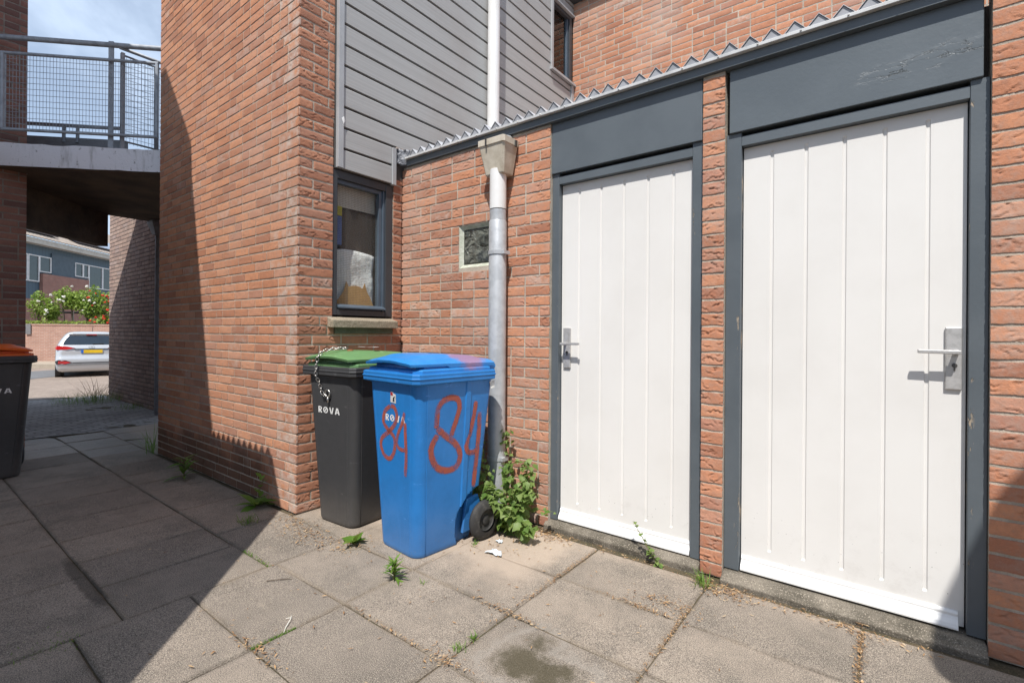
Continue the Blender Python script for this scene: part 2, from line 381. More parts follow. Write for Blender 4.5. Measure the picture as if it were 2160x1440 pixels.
def klinker(name, c1, c2, cm, rot, sc=1.0, bmp=.01):
    m, nt, b, out = newmat(name); b.inputs['Roughness'].default_value = .9
    p = wpos(nt); mp = nt.nodes.new('ShaderNodeMapping'); nt.links.new(p, mp.inputs[0]); mp.inputs['Rotation'].default_value = (0, 0, rot)
    br = nt.nodes.new('ShaderNodeTexBrick'); nt.links.new(mp.outputs[0], br.inputs['Vector'])
    br.inputs['Scale'].default_value = sc; br.inputs['Brick Width'].default_value = .21; br.inputs['Row Height'].default_value = .085
    br.inputs['Mortar Size'].default_value = .008; br.inputs['Color1'].default_value = (*c1, 1); br.inputs['Color2'].default_value = (*c2, 1); br.inputs['Mortar'].default_value = (*cm, 1)
    c = mixc(nt, mapr(nt, noise(nt, 1.7, 5, .65, p), .35, .7, 0, .6), br.outputs[0], tuple(x * .62 for x in c1))
    nt.links.new(c, b.inputs['Base Color'])
    bn = bump(nt, br.outputs[1], -bmp); bn = bump(nt, noise(nt, 7, 4, .6, p), .02, 1, bn); nt.links.new(bn, b.inputs['Normal']); return m
M['klinker_path'] = klinker('klinker_path', (.46, .43, .40), (.27, .25, .24), (.09, .09, .08), 1.35, bmp=.03)
M['klinker_street'] = klinker('klinker_street', (.36, .28, .225), (.30, .235, .19), (.20, .17, .14), .5)
M['pavement_tan'] = concrete('pavement_tan', (.40, .34, .27), (.33, .28, .22), .3)
M['asphalt_patch'] = concrete('asphalt_patch', (.17, .172, .178), (.14, .142, .148), .3)
M['soil'] = concrete('soil', (.13, .11, .08), (.09, .08, .055), .4)

def plastic(name, col, rough=.38, dust=(.30, .27, .24), paint=None, sheen=None):
    m, nt, b, out = newmat(name); b.inputs['Specular IOR Level'].default_value = .5
    p = opos(nt); sx = nt.nodes.new('ShaderNodeSeparateXYZ'); nt.links.new(p, sx.inputs[0])
    nz = noise(nt, 6, 5, .65, p)
    c = mixc(nt, mapr(nt, nz, .35, .7), col, tuple(x * .86 for x in col))
    mp = nt.nodes.new('ShaderNodeMapping'); nt.links.new(p, mp.inputs[0]); mp.inputs['Scale'].default_value = (40, 40, 2.5)
    c = mixc(nt, mapr(nt, noise(nt, 1, 4, .6, mp.outputs[0]), .55, .8, 0, .16), c, tuple(min(1, x * 1.7 + .03) for x in col))
    # dried splash specks and dust low down
    low = mapr(nt, math_(nt, 'ADD', sx.outputs[2], math_(nt, 'MULTIPLY', nz, .25)), .16, .42, 1, 0)
    v = nt.nodes.new('ShaderNodeTexVoronoi'); v.inputs['Scale'].default_value = 70; nt.links.new(p, v.inputs['Vector'])
    sp = math_(nt, 'MULTIPLY', mapr(nt, v.outputs['Distance'], .12, .22, 1, 0), mapr(nt, noise(nt, 25, 2, .5, p), .46, .56))
    c = mixc(nt, math_(nt, 'MULTIPLY', math_(nt, 'MAXIMUM', math_(nt, 'MULTIPLY', low, .22), math_(nt, 'MULTIPLY', sp, math_(nt, 'MULTIPLY', low, .8))), 1.0), c, dust)
    # scuffs
    mp2 = nt.nodes.new('ShaderNodeMapping'); nt.links.new(p, mp2.inputs[0]); mp2.inputs['Scale'].default_value = (5, 5, 16); mp2.inputs['Rotation'].default_value = (.3, .6, 0)
    sc = math_(nt, 'MULTIPLY', mapr(nt, noise(nt, 1.6, 6, .75, mp2.outputs[0]), .60, .70), mapr(nt, noise(nt, 3.1, 2, .5, p), .5, .62))
    c = mixc(nt, math_(nt, 'MULTIPLY', sc, .60), c, tuple(min(1, x * 1.6 + .16) for x in col))
    if paint:
        pc, (x0, y0, rx, ry) = paint
        ex = math_(nt, 'DIVIDE', math_(nt, 'SUBTRACT', sx.outputs[0], x0), rx); ey = math_(nt, 'DIVIDE', math_(nt, 'SUBTRACT', sx.outputs[1], y0), ry)
        d = math_(nt, 'ADD', math_(nt, 'ADD', math_(nt, 'MULTIPLY', ex, ex), math_(nt, 'MULTIPLY', ey, ey)), math_(nt, 'MULTIPLY', math_(nt, 'SUBTRACT', noise(nt, 14, 5, .7, p), .5), 2.2))
        c = mixc(nt, mapr(nt, d, .30, 1.30, .55, 0), c, pc)
    nt.links.new(c, b.inputs['Base Color'])
    nt.links.new(mapr(nt, nz, .3, .7, rough - .06, rough + .14), b.inputs['Roughness'])
    nt.links.new(bump(nt, noise(nt, 180, 3, .6, p), .0004), b.inputs['Normal']); return m
M['blue_plastic'] = plastic('blue_plastic', (.016, .185, .52), .36, (.16, .19, .26))
M['blue_lid'] = plastic('blue_lid', (.025, .23, .60), .33, paint=((.46, .13, .07), (.13, .36, .13, .13)))
M['black_plastic'] = plastic('black_plastic', (.050, .050, .052), .42, (.16, .14, .12))
M['green_lid'] = plastic('green_lid', (.13, .265, .105), .36)
M['orange_lid'] = plastic('orange_lid', (.85, .15, .02), .38)
M['rubber'] = simple('rubber', (.028, .027, .026), .75, col2=(.075, .07, .063), vs=25, vlo=.45, vhi=.75)
M['white_print'] = simple('white_print', (.82, .82, .80), .5)
M['sticker'] = simple('sticker', (.70, .69, .66), .5, col2=(.45, .44, .42), vs=60)
M['sticker_red'] = simple('sticker_red', (.42, .02, .02), .5)
M['sticker_black'] = simple('sticker_black', (.02, .02, .02), .5)
def spray(col):
    m, nt, b, out = newmat('spray_paint'); b.inputs['Roughness'].default_value = .6
    p = opos(nt); e = attr(nt, 'edge')
    b.inputs['Base Color'].default_value = (*col, 1)
    nz = noise(nt, 90, 4, .7, p)
    a = mapr(nt, math_(nt, 'ADD', e, math_(nt, 'MULTIPLY', math_(nt, 'SUBTRACT', nz, .5), .9)), .05, .75)
    a = math_(nt, 'MULTIPLY', a, mapr(nt, noise(nt, 16, 5, .75, p), .34, .56, .42, .90))
    t = nt.nodes.new('ShaderNodeBsdfTransparent'); mx = nt.nodes.new('ShaderNodeMixShader')
    nt.links.new(a, mx.inputs[0]); nt.links.new(t.outputs[0], mx.inputs[1]); nt.links.new(b.outputs[0], mx.inputs[2]); nt.links.new(mx.outputs[0], out.inputs[0]); return m
M['spray'] = spray((.37, .085, .050))
M['chain'] = simple('chain', (.62, .60, .57), .3, .95, col2=(.45, .43, .40), vs=80)
M['rust'] = simple('rust', (.28, .11, .04), .85)

def leaf_mat(name, c1, c2, trans=.35):
    m, nt, b, out = newmat(name); b.inputs['Roughness'].default_value = .5; b.inputs['Specular IOR Level'].default_value = .35
    r = attr(nt, 'brnd'); c = mixc(nt, r, c1, c2)
    c = mixc(nt, mapr(nt, noise(nt, 60, 3, .6, wpos(nt)), .4, .75, 0, .35), c, tuple(x * .6 for x in c1))
    nt.links.new(c, b.inputs['Base Color'])
    t = nt.nodes.new('ShaderNodeBsdfTranslucent'); nt.links.new(mixc(nt, .5, c, (.30, .42, .06)), t.inputs[0])
    mx = nt.nodes.new('ShaderNodeMixShader'); mx.inputs[0].default_value = trans
    nt.links.new(b.outputs[0], mx.inputs[1]); nt.links.new(t.outputs[0], mx.inputs[2]); nt.links.new(mx.outputs[0], out.inputs[0]); return m
M['leaf'] = leaf_mat('leaf', (.095, .180, .035), (.27, .35, .11))
M['weed'] = leaf_mat('weed', (.085, .190, .022), (.20, .31, .06))
M['rose_leaf'] = leaf_mat('rose_leaf', (.13, .23, .03), (.40, .50, .12))
M['stem'] = simple('stem', (.15, .14, .05), .7)
M['wood_dark'] = simple('wood_dark', (.11, .08, .055), .8)
M['petal_white'] = simple('petal_white', (.80, .78, .70), .6)
M['petal_red'] = simple('petal_red', (.62, .025, .012), .55)
def litter_mat():
    m, nt, b, out = newmat('dry_leaf'); b.inputs['Roughness'].default_value = .8
    c = ramp(nt, attr(nt, 'brnd'), [(0, (.12, .062, .028)), (.4, (.28, .15, .065)), (.75, (.44, .27, .125)), (1, (.56, .42, .26))])
    nt.links.new(c, b.inputs['Base Color']); return m
M['litter'] = litter_mat()
M['paper'] = simple('paper', (.70, .74, .76), .7, col2=(.50, .58, .62), vs=30, bs=40, bd=.004)
def pane_mat():
    """thin window glass: clear with a fresnel mirror"""
    m, nt, b, out = newmat('window_glass'); nt.nodes.remove(b)
    t = nt.nodes.new('ShaderNodeBsdfTransparent'); t.inputs[0].default_value = (.86, .90, .88, 1)
    g = nt.nodes.new('ShaderNodeBsdfGlossy'); g.inputs['Roughness'].default_value = .015; g.inputs[0].default_value = (1, 1, 1, 1)
    fr = nt.nodes.new('ShaderNodeFresnel'); fr.inputs[0].default_value = 1.5
    f = math_(nt, 'MULTIPLY', fr.outputs[0], 1.3, clamp=True)
    mx = nt.nodes.new('ShaderNodeMixShader'); nt.links.new(f, mx.inputs[0]); nt.links.new(t.outputs[0], mx.inputs[1]); nt.links.new(g.outputs[0], mx.inputs[2]); nt.links.new(mx.outputs[0], out.inputs[0]); return m
M['glass'] = pane_mat()
def figured_glass():
    """figured glass: fine grid of lens dots"""
    m, nt, b, out = newmat('figured_glass'); nt.nodes.remove(b)
    p = wpos(nt); sx = nt.nodes.new('ShaderNodeSeparateXYZ'); nt.links.new(p, sx.inputs[0])
    K = 2 * PI / .0125
    gy = math_(nt, 'SINE', math_(nt, 'MULTIPLY', sx.outputs[1], K)); gz = math_(nt, 'SINE', math_(nt, 'MULTIPLY', sx.outputs[2], K))
    lines = math_(nt, 'MAXIMUM', mapr(nt, gy, .55, .95), mapr(nt, gz, .55, .95))
    t = nt.nodes.new('ShaderNodeBsdfTransparent'); t.inputs[0].default_value = (.96, .97, .96, 1)
    d = nt.nodes.new('ShaderNodeBsdfPrincipled'); d.inputs['Base Color'].default_value = (.20, .18, .16, 1); d.inputs['Roughness'].default_value = .12
    hb = bump(nt, math_(nt, 'MULTIPLY', gy, gz), .002); nt.links.new(hb, d.inputs['Normal'])
    mx = nt.nodes.new('ShaderNodeMixShader'); nt.links.new(math_(nt, 'ADD', .04, math_(nt, 'MULTIPLY', lines, .24)), mx.inputs[0])
    nt.links.new(t.outputs[0], mx.inputs[1]); nt.links.new(d.outputs[0], mx.inputs[2]); nt.links.new(mx.outputs[0], out.inputs[0]); return m
M['figured'] = figured_glass()
def block_glass():
    m, nt, b, out = newmat('block_glass')
    p = wpos(nt); c = mixc(nt, mapr(nt, noise(nt, 9, 3, .5, p, 1.2), .42, .6), (.045, .048, .042), (.13, .135, .115))
    w = noise(nt, 17, 2, .5, p, 2.5); ridge = mapr(nt, math_(nt, 'ABSOLUTE', math_(nt, 'SUBTRACT', w, .5)), 0, .02, 1, 0)
    c = mixc(nt, math_(nt, 'MULTIPLY', ridge, mapr(nt, noise(nt, 11, 2, .5, p), .45, .6, 0, .6)), c, (.42, .42, .36))
    nt.links.new(c, b.inputs['Base Color']); b.inputs['Roughness'].default_value = .08; b.inputs['Coat Weight'].default_value = .5
    nt.links.new(bump(nt, noise(nt, 14, 2, .4, p, 1.5), .03), b.inputs['Normal']); return m
M['block'] = block_glass()
M['block_rim'] = simple('block_rim', (.44, .46, .37), .2, col2=(.62, .62, .53), vs=22, bs=30, bd=.006)
M['interior'] = simple('interior', (.10, .085, .075), .9)
M['blind'] = simple('blind', (.66, .60, .53), .9, col2=(.55, .50, .44), vs=5)
M['cloth'] = simple('cloth', (.88, .88, .88), .9, col2=(.76, .76, .77), vs=18, bs=30, bd=.01)
M['cardboard'] = simple('cardboard', (.58, .34, .13), .85, col2=(.48, .27, .10), vs=12)
M['dark_board'] = simple('dark_board', (.10, .075, .06), .8)
M['yellow'] = simple('yellow', (.62, .55, .05), .5)
M['blue_box'] = simple('blue_box', (.12, .20, .48), .5)
M['curtain'] = simple('curtain', (.62, .60, .56), .9)
M['card_light'] = simple('card_light', (.58, .37, .16), .85, col2=(.50, .31, .13), vs=8)
M['frame_dark'] = simple('frame_dark', (.050, .056, .063), .35, col2=(.043, .048, .055), vs=4)
M['frame_blue'] = simple('frame_blue', (.085, .115, .150), .4)
M['roof_felt'] = simple('roof_felt', (.06, .06, .06), .9)
# far place
M['car_silver'] = simple('car_silver', (.60, .61, .62), .22, .35, col2=(.56, .57, .58), vs=2, coat=.8)
M['car_glass'] = simple('car_glass', (.012, .022, .035), .05, spec=.9)
M['car_black'] = simple('car_black', (.02, .02, .022), .5)
M['car_grey'] = simple('car_grey', (.20, .20, .205), .5)
M['lamp_red'] = simple('lamp_red', (.50, .010, .012), .12, col2=(.30, .005, .008), vs=9, coat=1.)
M['lamp_clear'] = simple('lamp_clear', (.70, .70, .70), .1, coat=1.)
M['plate_yellow'] = simple('plate_yellow', (.78, .50, .02), .45)
M['plate_blue'] = simple('plate_blue', (.03, .14, .50), .45)
M['chrome'] = simple('chrome', (.6, .6, .6), .15, 1.)
M['garden_brick'] = plain_brick('garden_brick', (.48, .27, .20), (.40, .215, .16), (.56, .47, .40))
M['house_brick'] = plain_brick('house_brick', (.46, .23, .18), (.40, .20, .155), (.36, .30, .26))
M['block_brick'] = plain_brick('block_brick', (.26, .11, .07), (.21, .09, .06), (.30, .26, .22))
def boards(name, col, pitch, vertical=True):
    m, nt, b, out = newmat(name); b.inputs['Roughness'].default_value = .6
    p = opos(nt); sx = nt.nodes.new('ShaderNodeSeparateXYZ'); nt.links.new(p, sx.inputs[0])
    u = math_(nt, 'SUBTRACT', sx.outputs[1], sx.outputs[0]) if vertical else sx.outputs[2]
    f = math_(nt, 'FRACT', math_(nt, 'DIVIDE', u, pitch))
    c = mixc(nt, mapr(nt, f, .0, .12, 1, 0), col, tuple(x * .45 for x in col))
    nt.links.new(c, b.inputs['Base Color']); return m
M['house_boards'] = boards('house_boards', (.085, .135, .175), .22)
M['house_panel'] = simple('house_panel', (.095, .135, .165), .6)
M['house_white'] = simple('house_white', (.86, .86, .85), .5)
M['house_fascia'] = simple('house_fascia', (.62, .58, .50), .6)
M['roof_tile'] = simple('roof_tile', (.36, .30, .25), .8, col2=(.26, .215, .18), vs=4)
M['solar'] = simple('solar', (.02, .03, .06), .12, coat=1.)
M['house_glass'] = simple('house_glass', (.05, .075, .08), .06, spec=.8)
M['concrete_grey'] = concrete('concrete_grey', (.30, .31, .33), (.25, .26, .275), .2)

# ------------------------------------------------------------------ bricks as geometry
CP = .0655
def brick_wall(name, parent, mats, P0, U, u0, u1, z0, z1, holes=(), res=.0055, seed=1, recess=.0042, back=.10, creases=4, rough=1.0,
               zoff=.0, end0=0, end1=0, whites=None, label=None, core=True, proud=0.0013, edge=.0020):
    """a wall face of single hand-formed bricks standing proud of their mortar; outward normal = U x Z"""
    rng = np.random.default_rng(seed)
    P0 = np.array(P0, float); U = np.array(U, float); Z = np.array([0, 0, 1.]); Nn = np.cross(U, Z)
    Vs = []; Fs = []; Ms = []; A1 = []; A2 = []; nb = 0
    k = 0
    kk0 = int(math.floor((z0 - zoff) / CP)) - 1; kk1 = int(math.ceil((z1 - zoff) / CP)) + 1
    for k in range(kk0, kk1):
        zb = zoff + k * CP + .0062; zt = zb + .0532
        zb_, zt_ = max(zb, z0), min(zt, z1)
        if zt_ - zb_ < .012: continue
        iv = [(u0, u1)]
        for (ha, hb, hz0, hz1) in holes:
            if min(zt_, hz1) - max(zb_, hz0) > .02:
                niv = []
                for a, b in iv:
                    if hb <= a or ha >= b: niv.append((a, b)); continue
                    if ha - a > .012: niv.append((a, ha))
                    if b - hb > .012: niv.append((hb, b))
                iv = niv
        for a, b in iv:
            x = a; first = True
            while x < b - .01:
                if first: L = (.210, .099)[k % 2] if rng.random() > .1 else .154
                else: L = .210 if rng.random() > .14 else .099
                first = False
                e = x + L
                if b - e < .05: e = b
                _one_brick(rng, Vs, Fs, Ms, A1, A2, P0, U, Z, Nn, x + (0 if x == a else 0), min(e, b), zb_, zt_, res, recess, creases, rough, whites, proud, edge)
                x = e + .0115
    nv = sum(len(v) for v in Vs)
    V = np.concatenate(Vs); F = np.concatenate(Fs); a1 = np.concatenate(A1); a2 = np.concatenate(A2)
    # mortar and core as a few boxes split at the holes
    zs = sorted(set([z0, z1] + [min(max(h[i], z0), z1) for h in holes for i in (2, 3)]))
    mv = []; mf = []
    for za, zb in zip(zs[:-1], zs[1:]):
        if zb - za < 1e-4: continue
        zm = (za + zb) / 2; iv = [(u0 + end0, u1 - end1)]
        for (ha, hb, hz0, hz1) in holes:
            if hz0 < zm < hz1:
                niv = []
                for a, b in iv:
                    if hb <= a or ha >= b: niv.append((a, b)); continue
                    if ha > a: niv.append((a, ha))
                    if hb < b: niv.append((hb, b))
                iv = niv
        for a, b in iv:
            pts = [P0 + U * u + Z * z + Nn * d for d in (-recess, -back) for z in (za, zb) for u in (a, b)]
            base = nv + len(mv); mv += pts
            for f in ((0, 1, 3, 2), (5, 4, 6, 7), (0, 4, 5, 1), (2, 3, 7, 6), (0, 2, 6, 4), (1, 5, 7, 3)): mf.append([base + i for i in f])
    V = np.concatenate([V, np.array(mv)]); F = np.concatenate([F, np.array(mf)])
    mi = np.concatenate([np.zeros(len(F) - len(mf), np.int32), np.ones(len(mf), np.int32)])
    a1 = np.concatenate([a1, np.zeros(len(mv))]); a2 = np.concatenate([a2, np.zeros(len(mv))])
    if parent is not None: V = V - np.array(WM[parent].translation)
    me = bpy.data.meshes.new(name)
    me.vertices.add(len(V)); me.vertices.foreach_set('co', V.astype(np.float32).ravel())
    me.loops.add(len(F) * 4); me.loops.foreach_set('vertex_index', F.astype(np.int32).ravel())
    me.polygons.add(len(F)); me.polygons.foreach_set('loop_start', np.arange(0, len(F) * 4, 4, dtype=np.int32))
    me.update(calc_edges=True); me.validate()
    for m in mats: me.materials.append(m)
    me.polygons.foreach_set('material_index', mi); me.polygons.foreach_set('use_smooth', mi == 0)
    for nme, a in (('brnd', a1), ('bwh', a2)):
        at = me.attributes.new(nme, 'FLOAT', 'POINT'); at.data.foreach_set('value', a.astype(np.float32))
    o = bpy.data.objects.new(name, me); COL.objects.link(o)
    if parent is not None: o.parent = parent; WM[o] = WM[parent]
    if label: o['label'] = label
    return o

def _one_brick(rng, Vs, Fs, Ms, A1, A2, P0, U, Z, Nn, a, b, zb, zt, res, recess, creases, rough, whites, proud, edge):
    L = b - a; H = zt - zb
    nu = max(3, int(round(L / res))); nv = max(3, int(round(H / res)))
    uu = np.linspace(0, L, nu + 1)[None, :].repeat(nv + 1, 0); vv = np.linspace(0, H, nv + 1)[:, None].repeat(nu + 1, 1)
    h = np.zeros_like(uu) + rng.uniform(-proud, proud) * rough
    # gentle warp
    for _ in range(3):
        kx, ky, ph = rng.uniform(-40, 40), rng.uniform(-60, 60), rng.uniform(0, 6.3)
        h += .0004 * rough * np.sin(kx * uu + ky * vv + ph)
    ne = creases * L / .21
    for _ in range(rng.poisson(ne)):
        cu, cv = rng.uniform(0, L), rng.uniform(.006, H - .004); ln = rng.uniform(.012, .040); tilt = rng.normal(0, .45); cur = rng.normal(0, 14)
        du, dv = uu - cu, vv - cv; s = du * math.cos(tilt) + dv * math.sin(tilt); t = -du * math.sin(tilt) + dv * math.cos(tilt) - cur * s * s + .002 * np.sin(s * 220 + cu * 90)
        env = np.exp(-(s / (ln * .62)) ** 4); g = t / .0034
        h += rough * .0050 * env * (np.exp(-((g - .9) ** 2)) * .55 - np.exp(-((g + .6) ** 2)))
    h += rng.normal(0, .00016 * rough, h.shape); h = np.maximum(h, -(recess - .0009))
    ed = np.minimum(np.minimum(uu, L - uu), np.minimum(vv, H - vv))
    h -= edge * np.exp(-(ed / .0034)) * rng.uniform(.4, 1.3)
    # ragged outline
    j = .0008 * rough
    uj = uu + rng.normal(0, j * .4, uu.shape); vj = vv + rng.normal(0, j * .4, vv.shape)
    wob = np.sin(uu * rng.uniform(40, 120) + rng.uniform(0, 6)) * j
    vj += np.where(vv < 1e-9, wob, 0) + np.where(vv > H - 1e-9, -wob * .7, 0)
    P = P0 + U * (a + uj)[..., None] + Z * (zb + vj)[..., None] + Nn * h[..., None]
    P = P.reshape(-1, 3); n = len(P)
    idx = np.arange(n).reshape(nv + 1, nu + 1)
    q = np.stack([idx[:-1, :-1], idx[:-1, 1:], idx[1:, 1:], idx[1:, :-1]], -1).reshape(-1, 4)
    ring = np.concatenate([idx[0, :-1], idx[:-1, -1], idx[-1, :0:-1], idx[:0:-1, 0]])
    B = P[ring] - Nn * ((P[ring] - P0) @ Nn)[:, None] - Nn * (recess + .006)
    r = len(ring); ti = n + np.arange(r); bi = n + r + np.arange(r)
    sq = np.stack([ti, bi, np.roll(bi, -1), np.roll(ti, -1)], -1)
    base = sum(len(v) for v in Vs[-1:]) if False else None
    off = _one_brick.off if Vs else 0
    Vs.append(np.concatenate([P, P[ring], B])); Fs.append(np.concatenate([q, sq]) + off)
    _one_brick.off = off + n + 2 * r
    c = rng.random(); c = c if rng.random() > .12 else rng.choice([.02, .98])
    w = whites(a, b, zb, rng) if whites else 0.
    A1.append(np.full(n + 2 * r, c)); A2.append(np.full(n + 2 * r, w))
_one_brick.off = 0

# ------------------------------------------------------------------ light directions and camera
SUN_D = Vector((-.48, 1., -1.8)).normalized()      # the way sunlight travels
def shadow_to_plane_y(p, Y):
    """point on plane y=Y that throws its shadow on p"""
    t = (p[1] - Y); return (p[0] + .48 * t, p[2] + 1.8 * t)
cam_d = bpy.data.cameras.new('camera'); cam = bpy.data.objects.new('camera', cam_d); COL.objects.link(cam); scene.camera = cam
yaw, roll = math.radians(37.577), math.radians(.425)
Fw = Vector((-math.sin(yaw), math.cos(yaw), 0)); R0 = Vector((math.cos(yaw), math.sin(yaw), 0)); U0 = Vector((0, 0, 1))
Rr = R0 * math.cos(roll) + U0 * math.sin(roll); Uu = U0 * math.cos(roll) - R0 * math.sin(roll)
cam.matrix_world = Matrix(((Rr.x, Uu.x, -Fw.x, 0), (Rr.y, Uu.y, -Fw.y, 0), (Rr.z, Uu.z, -Fw.z, 1.2), (0, 0, 0, 1)))
cam_d.sensor_width = 36; cam_d.lens = 36 * 1033.5 / 2160; cam_d.shift_y = -16.7 / 2160; cam_d.clip_end = 600; cam_d.clip_start = .05

sun_d = bpy.data.lights.new('sun', 'SUN'); sun = bpy.data.objects.new('sun', sun_d); COL.objects.link(sun)
sun_d.energy = 4.9; sun_d.angle = math.radians(.35); sun_d.color = (1., .965, .915)
sun.rotation_euler = SUN_D.to_track_quat('-Z', 'Y').to_euler()
elev = math.asin(-SUN_D.z); az = math.atan2(-SUN_D.x, -SUN_D.y)
world = bpy.data.worlds.new('World'); scene.world = world; world.use_nodes = True
nt = world.node_tree; nt.nodes.clear()
wo = nt.nodes.new('ShaderNodeOutputWorld'); bg = nt.nodes.new('ShaderNodeBackground'); nt.links.new(bg.outputs[0], wo.inputs[0])
sky = nt.nodes.new('ShaderNodeTexSky'); sky.sky_type = 'NISHITA'; sky.sun_disc = False
sky.sun_elevation = elev; sky.sun_rotation = az; sky.air_density = 1.0; sky.dust_density = .6; sky.ozone_density = 1.2
tc = nt.nodes.new('ShaderNodeTexCoord'); mp = nt.nodes.new('ShaderNodeMapping'); nt.links.new(tc.outputs['Generated'], mp.inputs[0])
mp.inputs['Scale'].default_value = (1, 1, 2.2); mp.inputs['Location'].default_value = (.25, .4, .1)
cl = noise(nt, 2.6, 6, .58, mp.outputs[0], .5)
cf = mapr(nt, cl, .38, .74, .36, .86)
nt.links.new(mixc(nt, cf, sky.outputs[0], (6.6, 7.9, 9.8)), bg.inputs[0]); bg.inputs[1].default_value = .112

scene.view_settings.view_transform = 'Standard'; scene.view_settings.look = 'None'; scene.view_settings.exposure = .20; scene.view_settings.gamma = 1
try: scene.cycles.max_bounces = 8; scene.cycles.transparent_max_bounces = 12
except Exception: pass

# ================================================================== THE SETTING: ground
def slabs():
    V = []; F = []; A = []; W = []; E_ = []
    rng = np.random.default_rng(5)
    def slab(x0, x1, y0, y1, wet=0., tilt=.0022, dz=0., g=.0030):
        x0 += g; x1 -= g; y0 += g; y1 -= g; b = .005; c = rng.random()
        z = dz + rng.normal(0, .0012); tx, ty = rng.normal(0, tilt, 2)
        xm, ym = (x0 + x1) / 2, (y0 + y1) / 2
        def zz(x, y): return z + (x - xm) * tx * 2 + (y - ym) * ty * 2
        lo = [(x0, y0), (x1, y0), (x1, y1), (x0, y1)]; n = len(V)
        # edges slightly worn: three points per side
        outer = []; inner = []
        for i in range(4):
            a = np.array(lo[i]); e = np.array(lo[(i + 1) % 4])
            for t in (0, .2, .4, .6, .8):
                p = a + (e - a) * t; q = p + (np.array([xm, ym]) - p) / np.linalg.norm(np.array([xm, ym]) - p) * (b + rng.uniform(0, .004))
                jit = rng.normal(0, .0009, 2)
                outer.append(p + jit); inner.append(q)
        m = len(outer)
        for p in outer: V.append((p[0], p[1], -.05))
        for p in outer: V.append((p[0], p[1], zz(*p) - .006))
        for p in inner: V.append((p[0], p[1], zz(*p)))
        for p in inner:
            q = p + (np.array([xm, ym]) - p) * min(.45, .055 / max(.06, np.linalg.norm(np.array([xm, ym]) - p))); V.append((q[0], q[1], zz(*q)))
        for i in range(m):
            j = (i + 1) % m
            for k in range(3): F.append((n + k * m + i, n + k * m + j, n + (k + 1) * m + j, n + (k + 1) * m + i))
        F.append(tuple(n + 3 * m + i for i in range(m)))
        A.extend([c] * 4 * m); W.extend([wet] * 4 * m); E_.extend([1.] * 3 * m + [0.] * m)
    # 60 x 40 grid in front of the shed
    xs = [-2.51, -1.905, -1.285, -.685, -.08, .52, 1.12, 1.72, 2.32, 2.92]; ys = [-2.33, -1.93, -1.53, -1.13, -.73, -.33, .07, .475, .875, 1.27, 1.665, 2.06, 2.475]
    for i in range(len(xs) - 1):
        for j in range(len(ys) - 1): slab(xs[i], xs[i + 1], ys[j], ys[j + 1])
    for y0, y1 in ((1.665, 2.06), (2.06, 2.475)):
        slab(-3.08, -2.51, y0, y1)
    # the alley: strips along the big wall
    def strip(y0, y1, joints, **k):
        for a, b in zip(joints[:-1], joints[1:]): slab(a, b, y0, y1, wet=(1. if b < -5.9 else .25 if b < -5.1 else 0), tilt=.006 if b < -5.3 else .002, **k)
    strip(1.235, 1.67, [-7.4, -6.95, -6.36, -5.95, -5.43, -5.0, -4.65, -4.35, -3.75, -3.15, -2.51])
    strip(.635, 1.235, [-7.5, -7.1, -6.75, -6.3, -5.85, -5.42, -5.15, -4.61, -4.12, -3.71, -3.31, -2.91, -2.51])
    strip(.235, .635, [-7.3, -6.7, -6.1, -5.5, -4.91, -4.31, -3.71, -3.11, -2.51])
    strip(-.165, .235, [-7.0, -6.4, -5.8, -5.2, -4.61, -4.01, -3.41, -2.81, -2.51])
    for y in (-.565, -.965, -1.365): strip(y, y + .4, [-7.3, -6.7, -6.1, -5.5, -4.91, -4.31, -3.71, -3.11, -2.51])
    strip(1.67, 2.3, [-7.55, -7.1, -6.6, -6.1, -5.66])
    obj('paving', (V, F, [0] * len(F)), M['paving'], attrs={'brnd': A, 'bwh': W, 'edge': E_})['kind'] = 'structure'
slabs()
def sheet(name, xs, ys, zf, mat, jit=0.):
    V = [(x, y, zf(x, y) + random.uniform(-jit, jit)) for y in ys for x in xs]; n = len(xs)
    F = [(j * n + i, j * n + i + 1, (j + 1) * n + i + 1, (j + 1) * n + i) for j in range(len(ys) - 1) for i in range(n - 1)]
    o = obj(name, (V, F, [0] * len(F)), mat, smooth=True); o['kind'] = 'structure'; return o
def slope(x):
    if x > -11.6: return 0.
    if x < -15.2: return -.29
    t = (-11.6 - x) / 3.6; return -.29 * t * t * (3 - 2 * t)
sheet('ground', [-160, -60, -30, -22, -15.2] + [-15 + .3 * i for i in range(12)] + [-11.6, -9, -7.5, -5, -3, 0, 3, 10, 60, 160], [-160, -40, -10, -4, 0, 1, 2, 3, 5, 10, 40, 160], lambda x, y: slope(x) - .009, M['joint'])
sheet('brick_path', [-11.7 + .1 * i for i in range(43)], [-.6 + .1 * i for i in range(33)], lambda x, y: -.003 + .006 * math.sin(x * 3.1) * math.sin(y * 2.3) + slope(x), M['klinker_path'], .0025)
sheet('street', [-60, -40, -30, -22, -15.2] + [-15 + .3 * i for i in range(12)] + [-11.66], [-40, -20, -8, -3, 0, 2, 4, 7, 12, 20, 40], lambda x, y: slope(x) - .002, M['klinker_street'])
# gutter strip of grey asphalt and raised tan pavement below the garden wall
mb = MB(); mb.add([(-19.3, 1.2, -.286), (-23.5, 1.6, -.286), (-25.9, 6.4, -.286), (-23.4, 6.4, -.286)], [(0, 3, 2, 1)])
obj('asphalt_strip', mb, M['asphalt_patch'])['kind'] = 'structure'


gd = Vector((.76, .65, 0)).normalized(); gn = Vector((.65, -.76, 0)); gn.normalize()

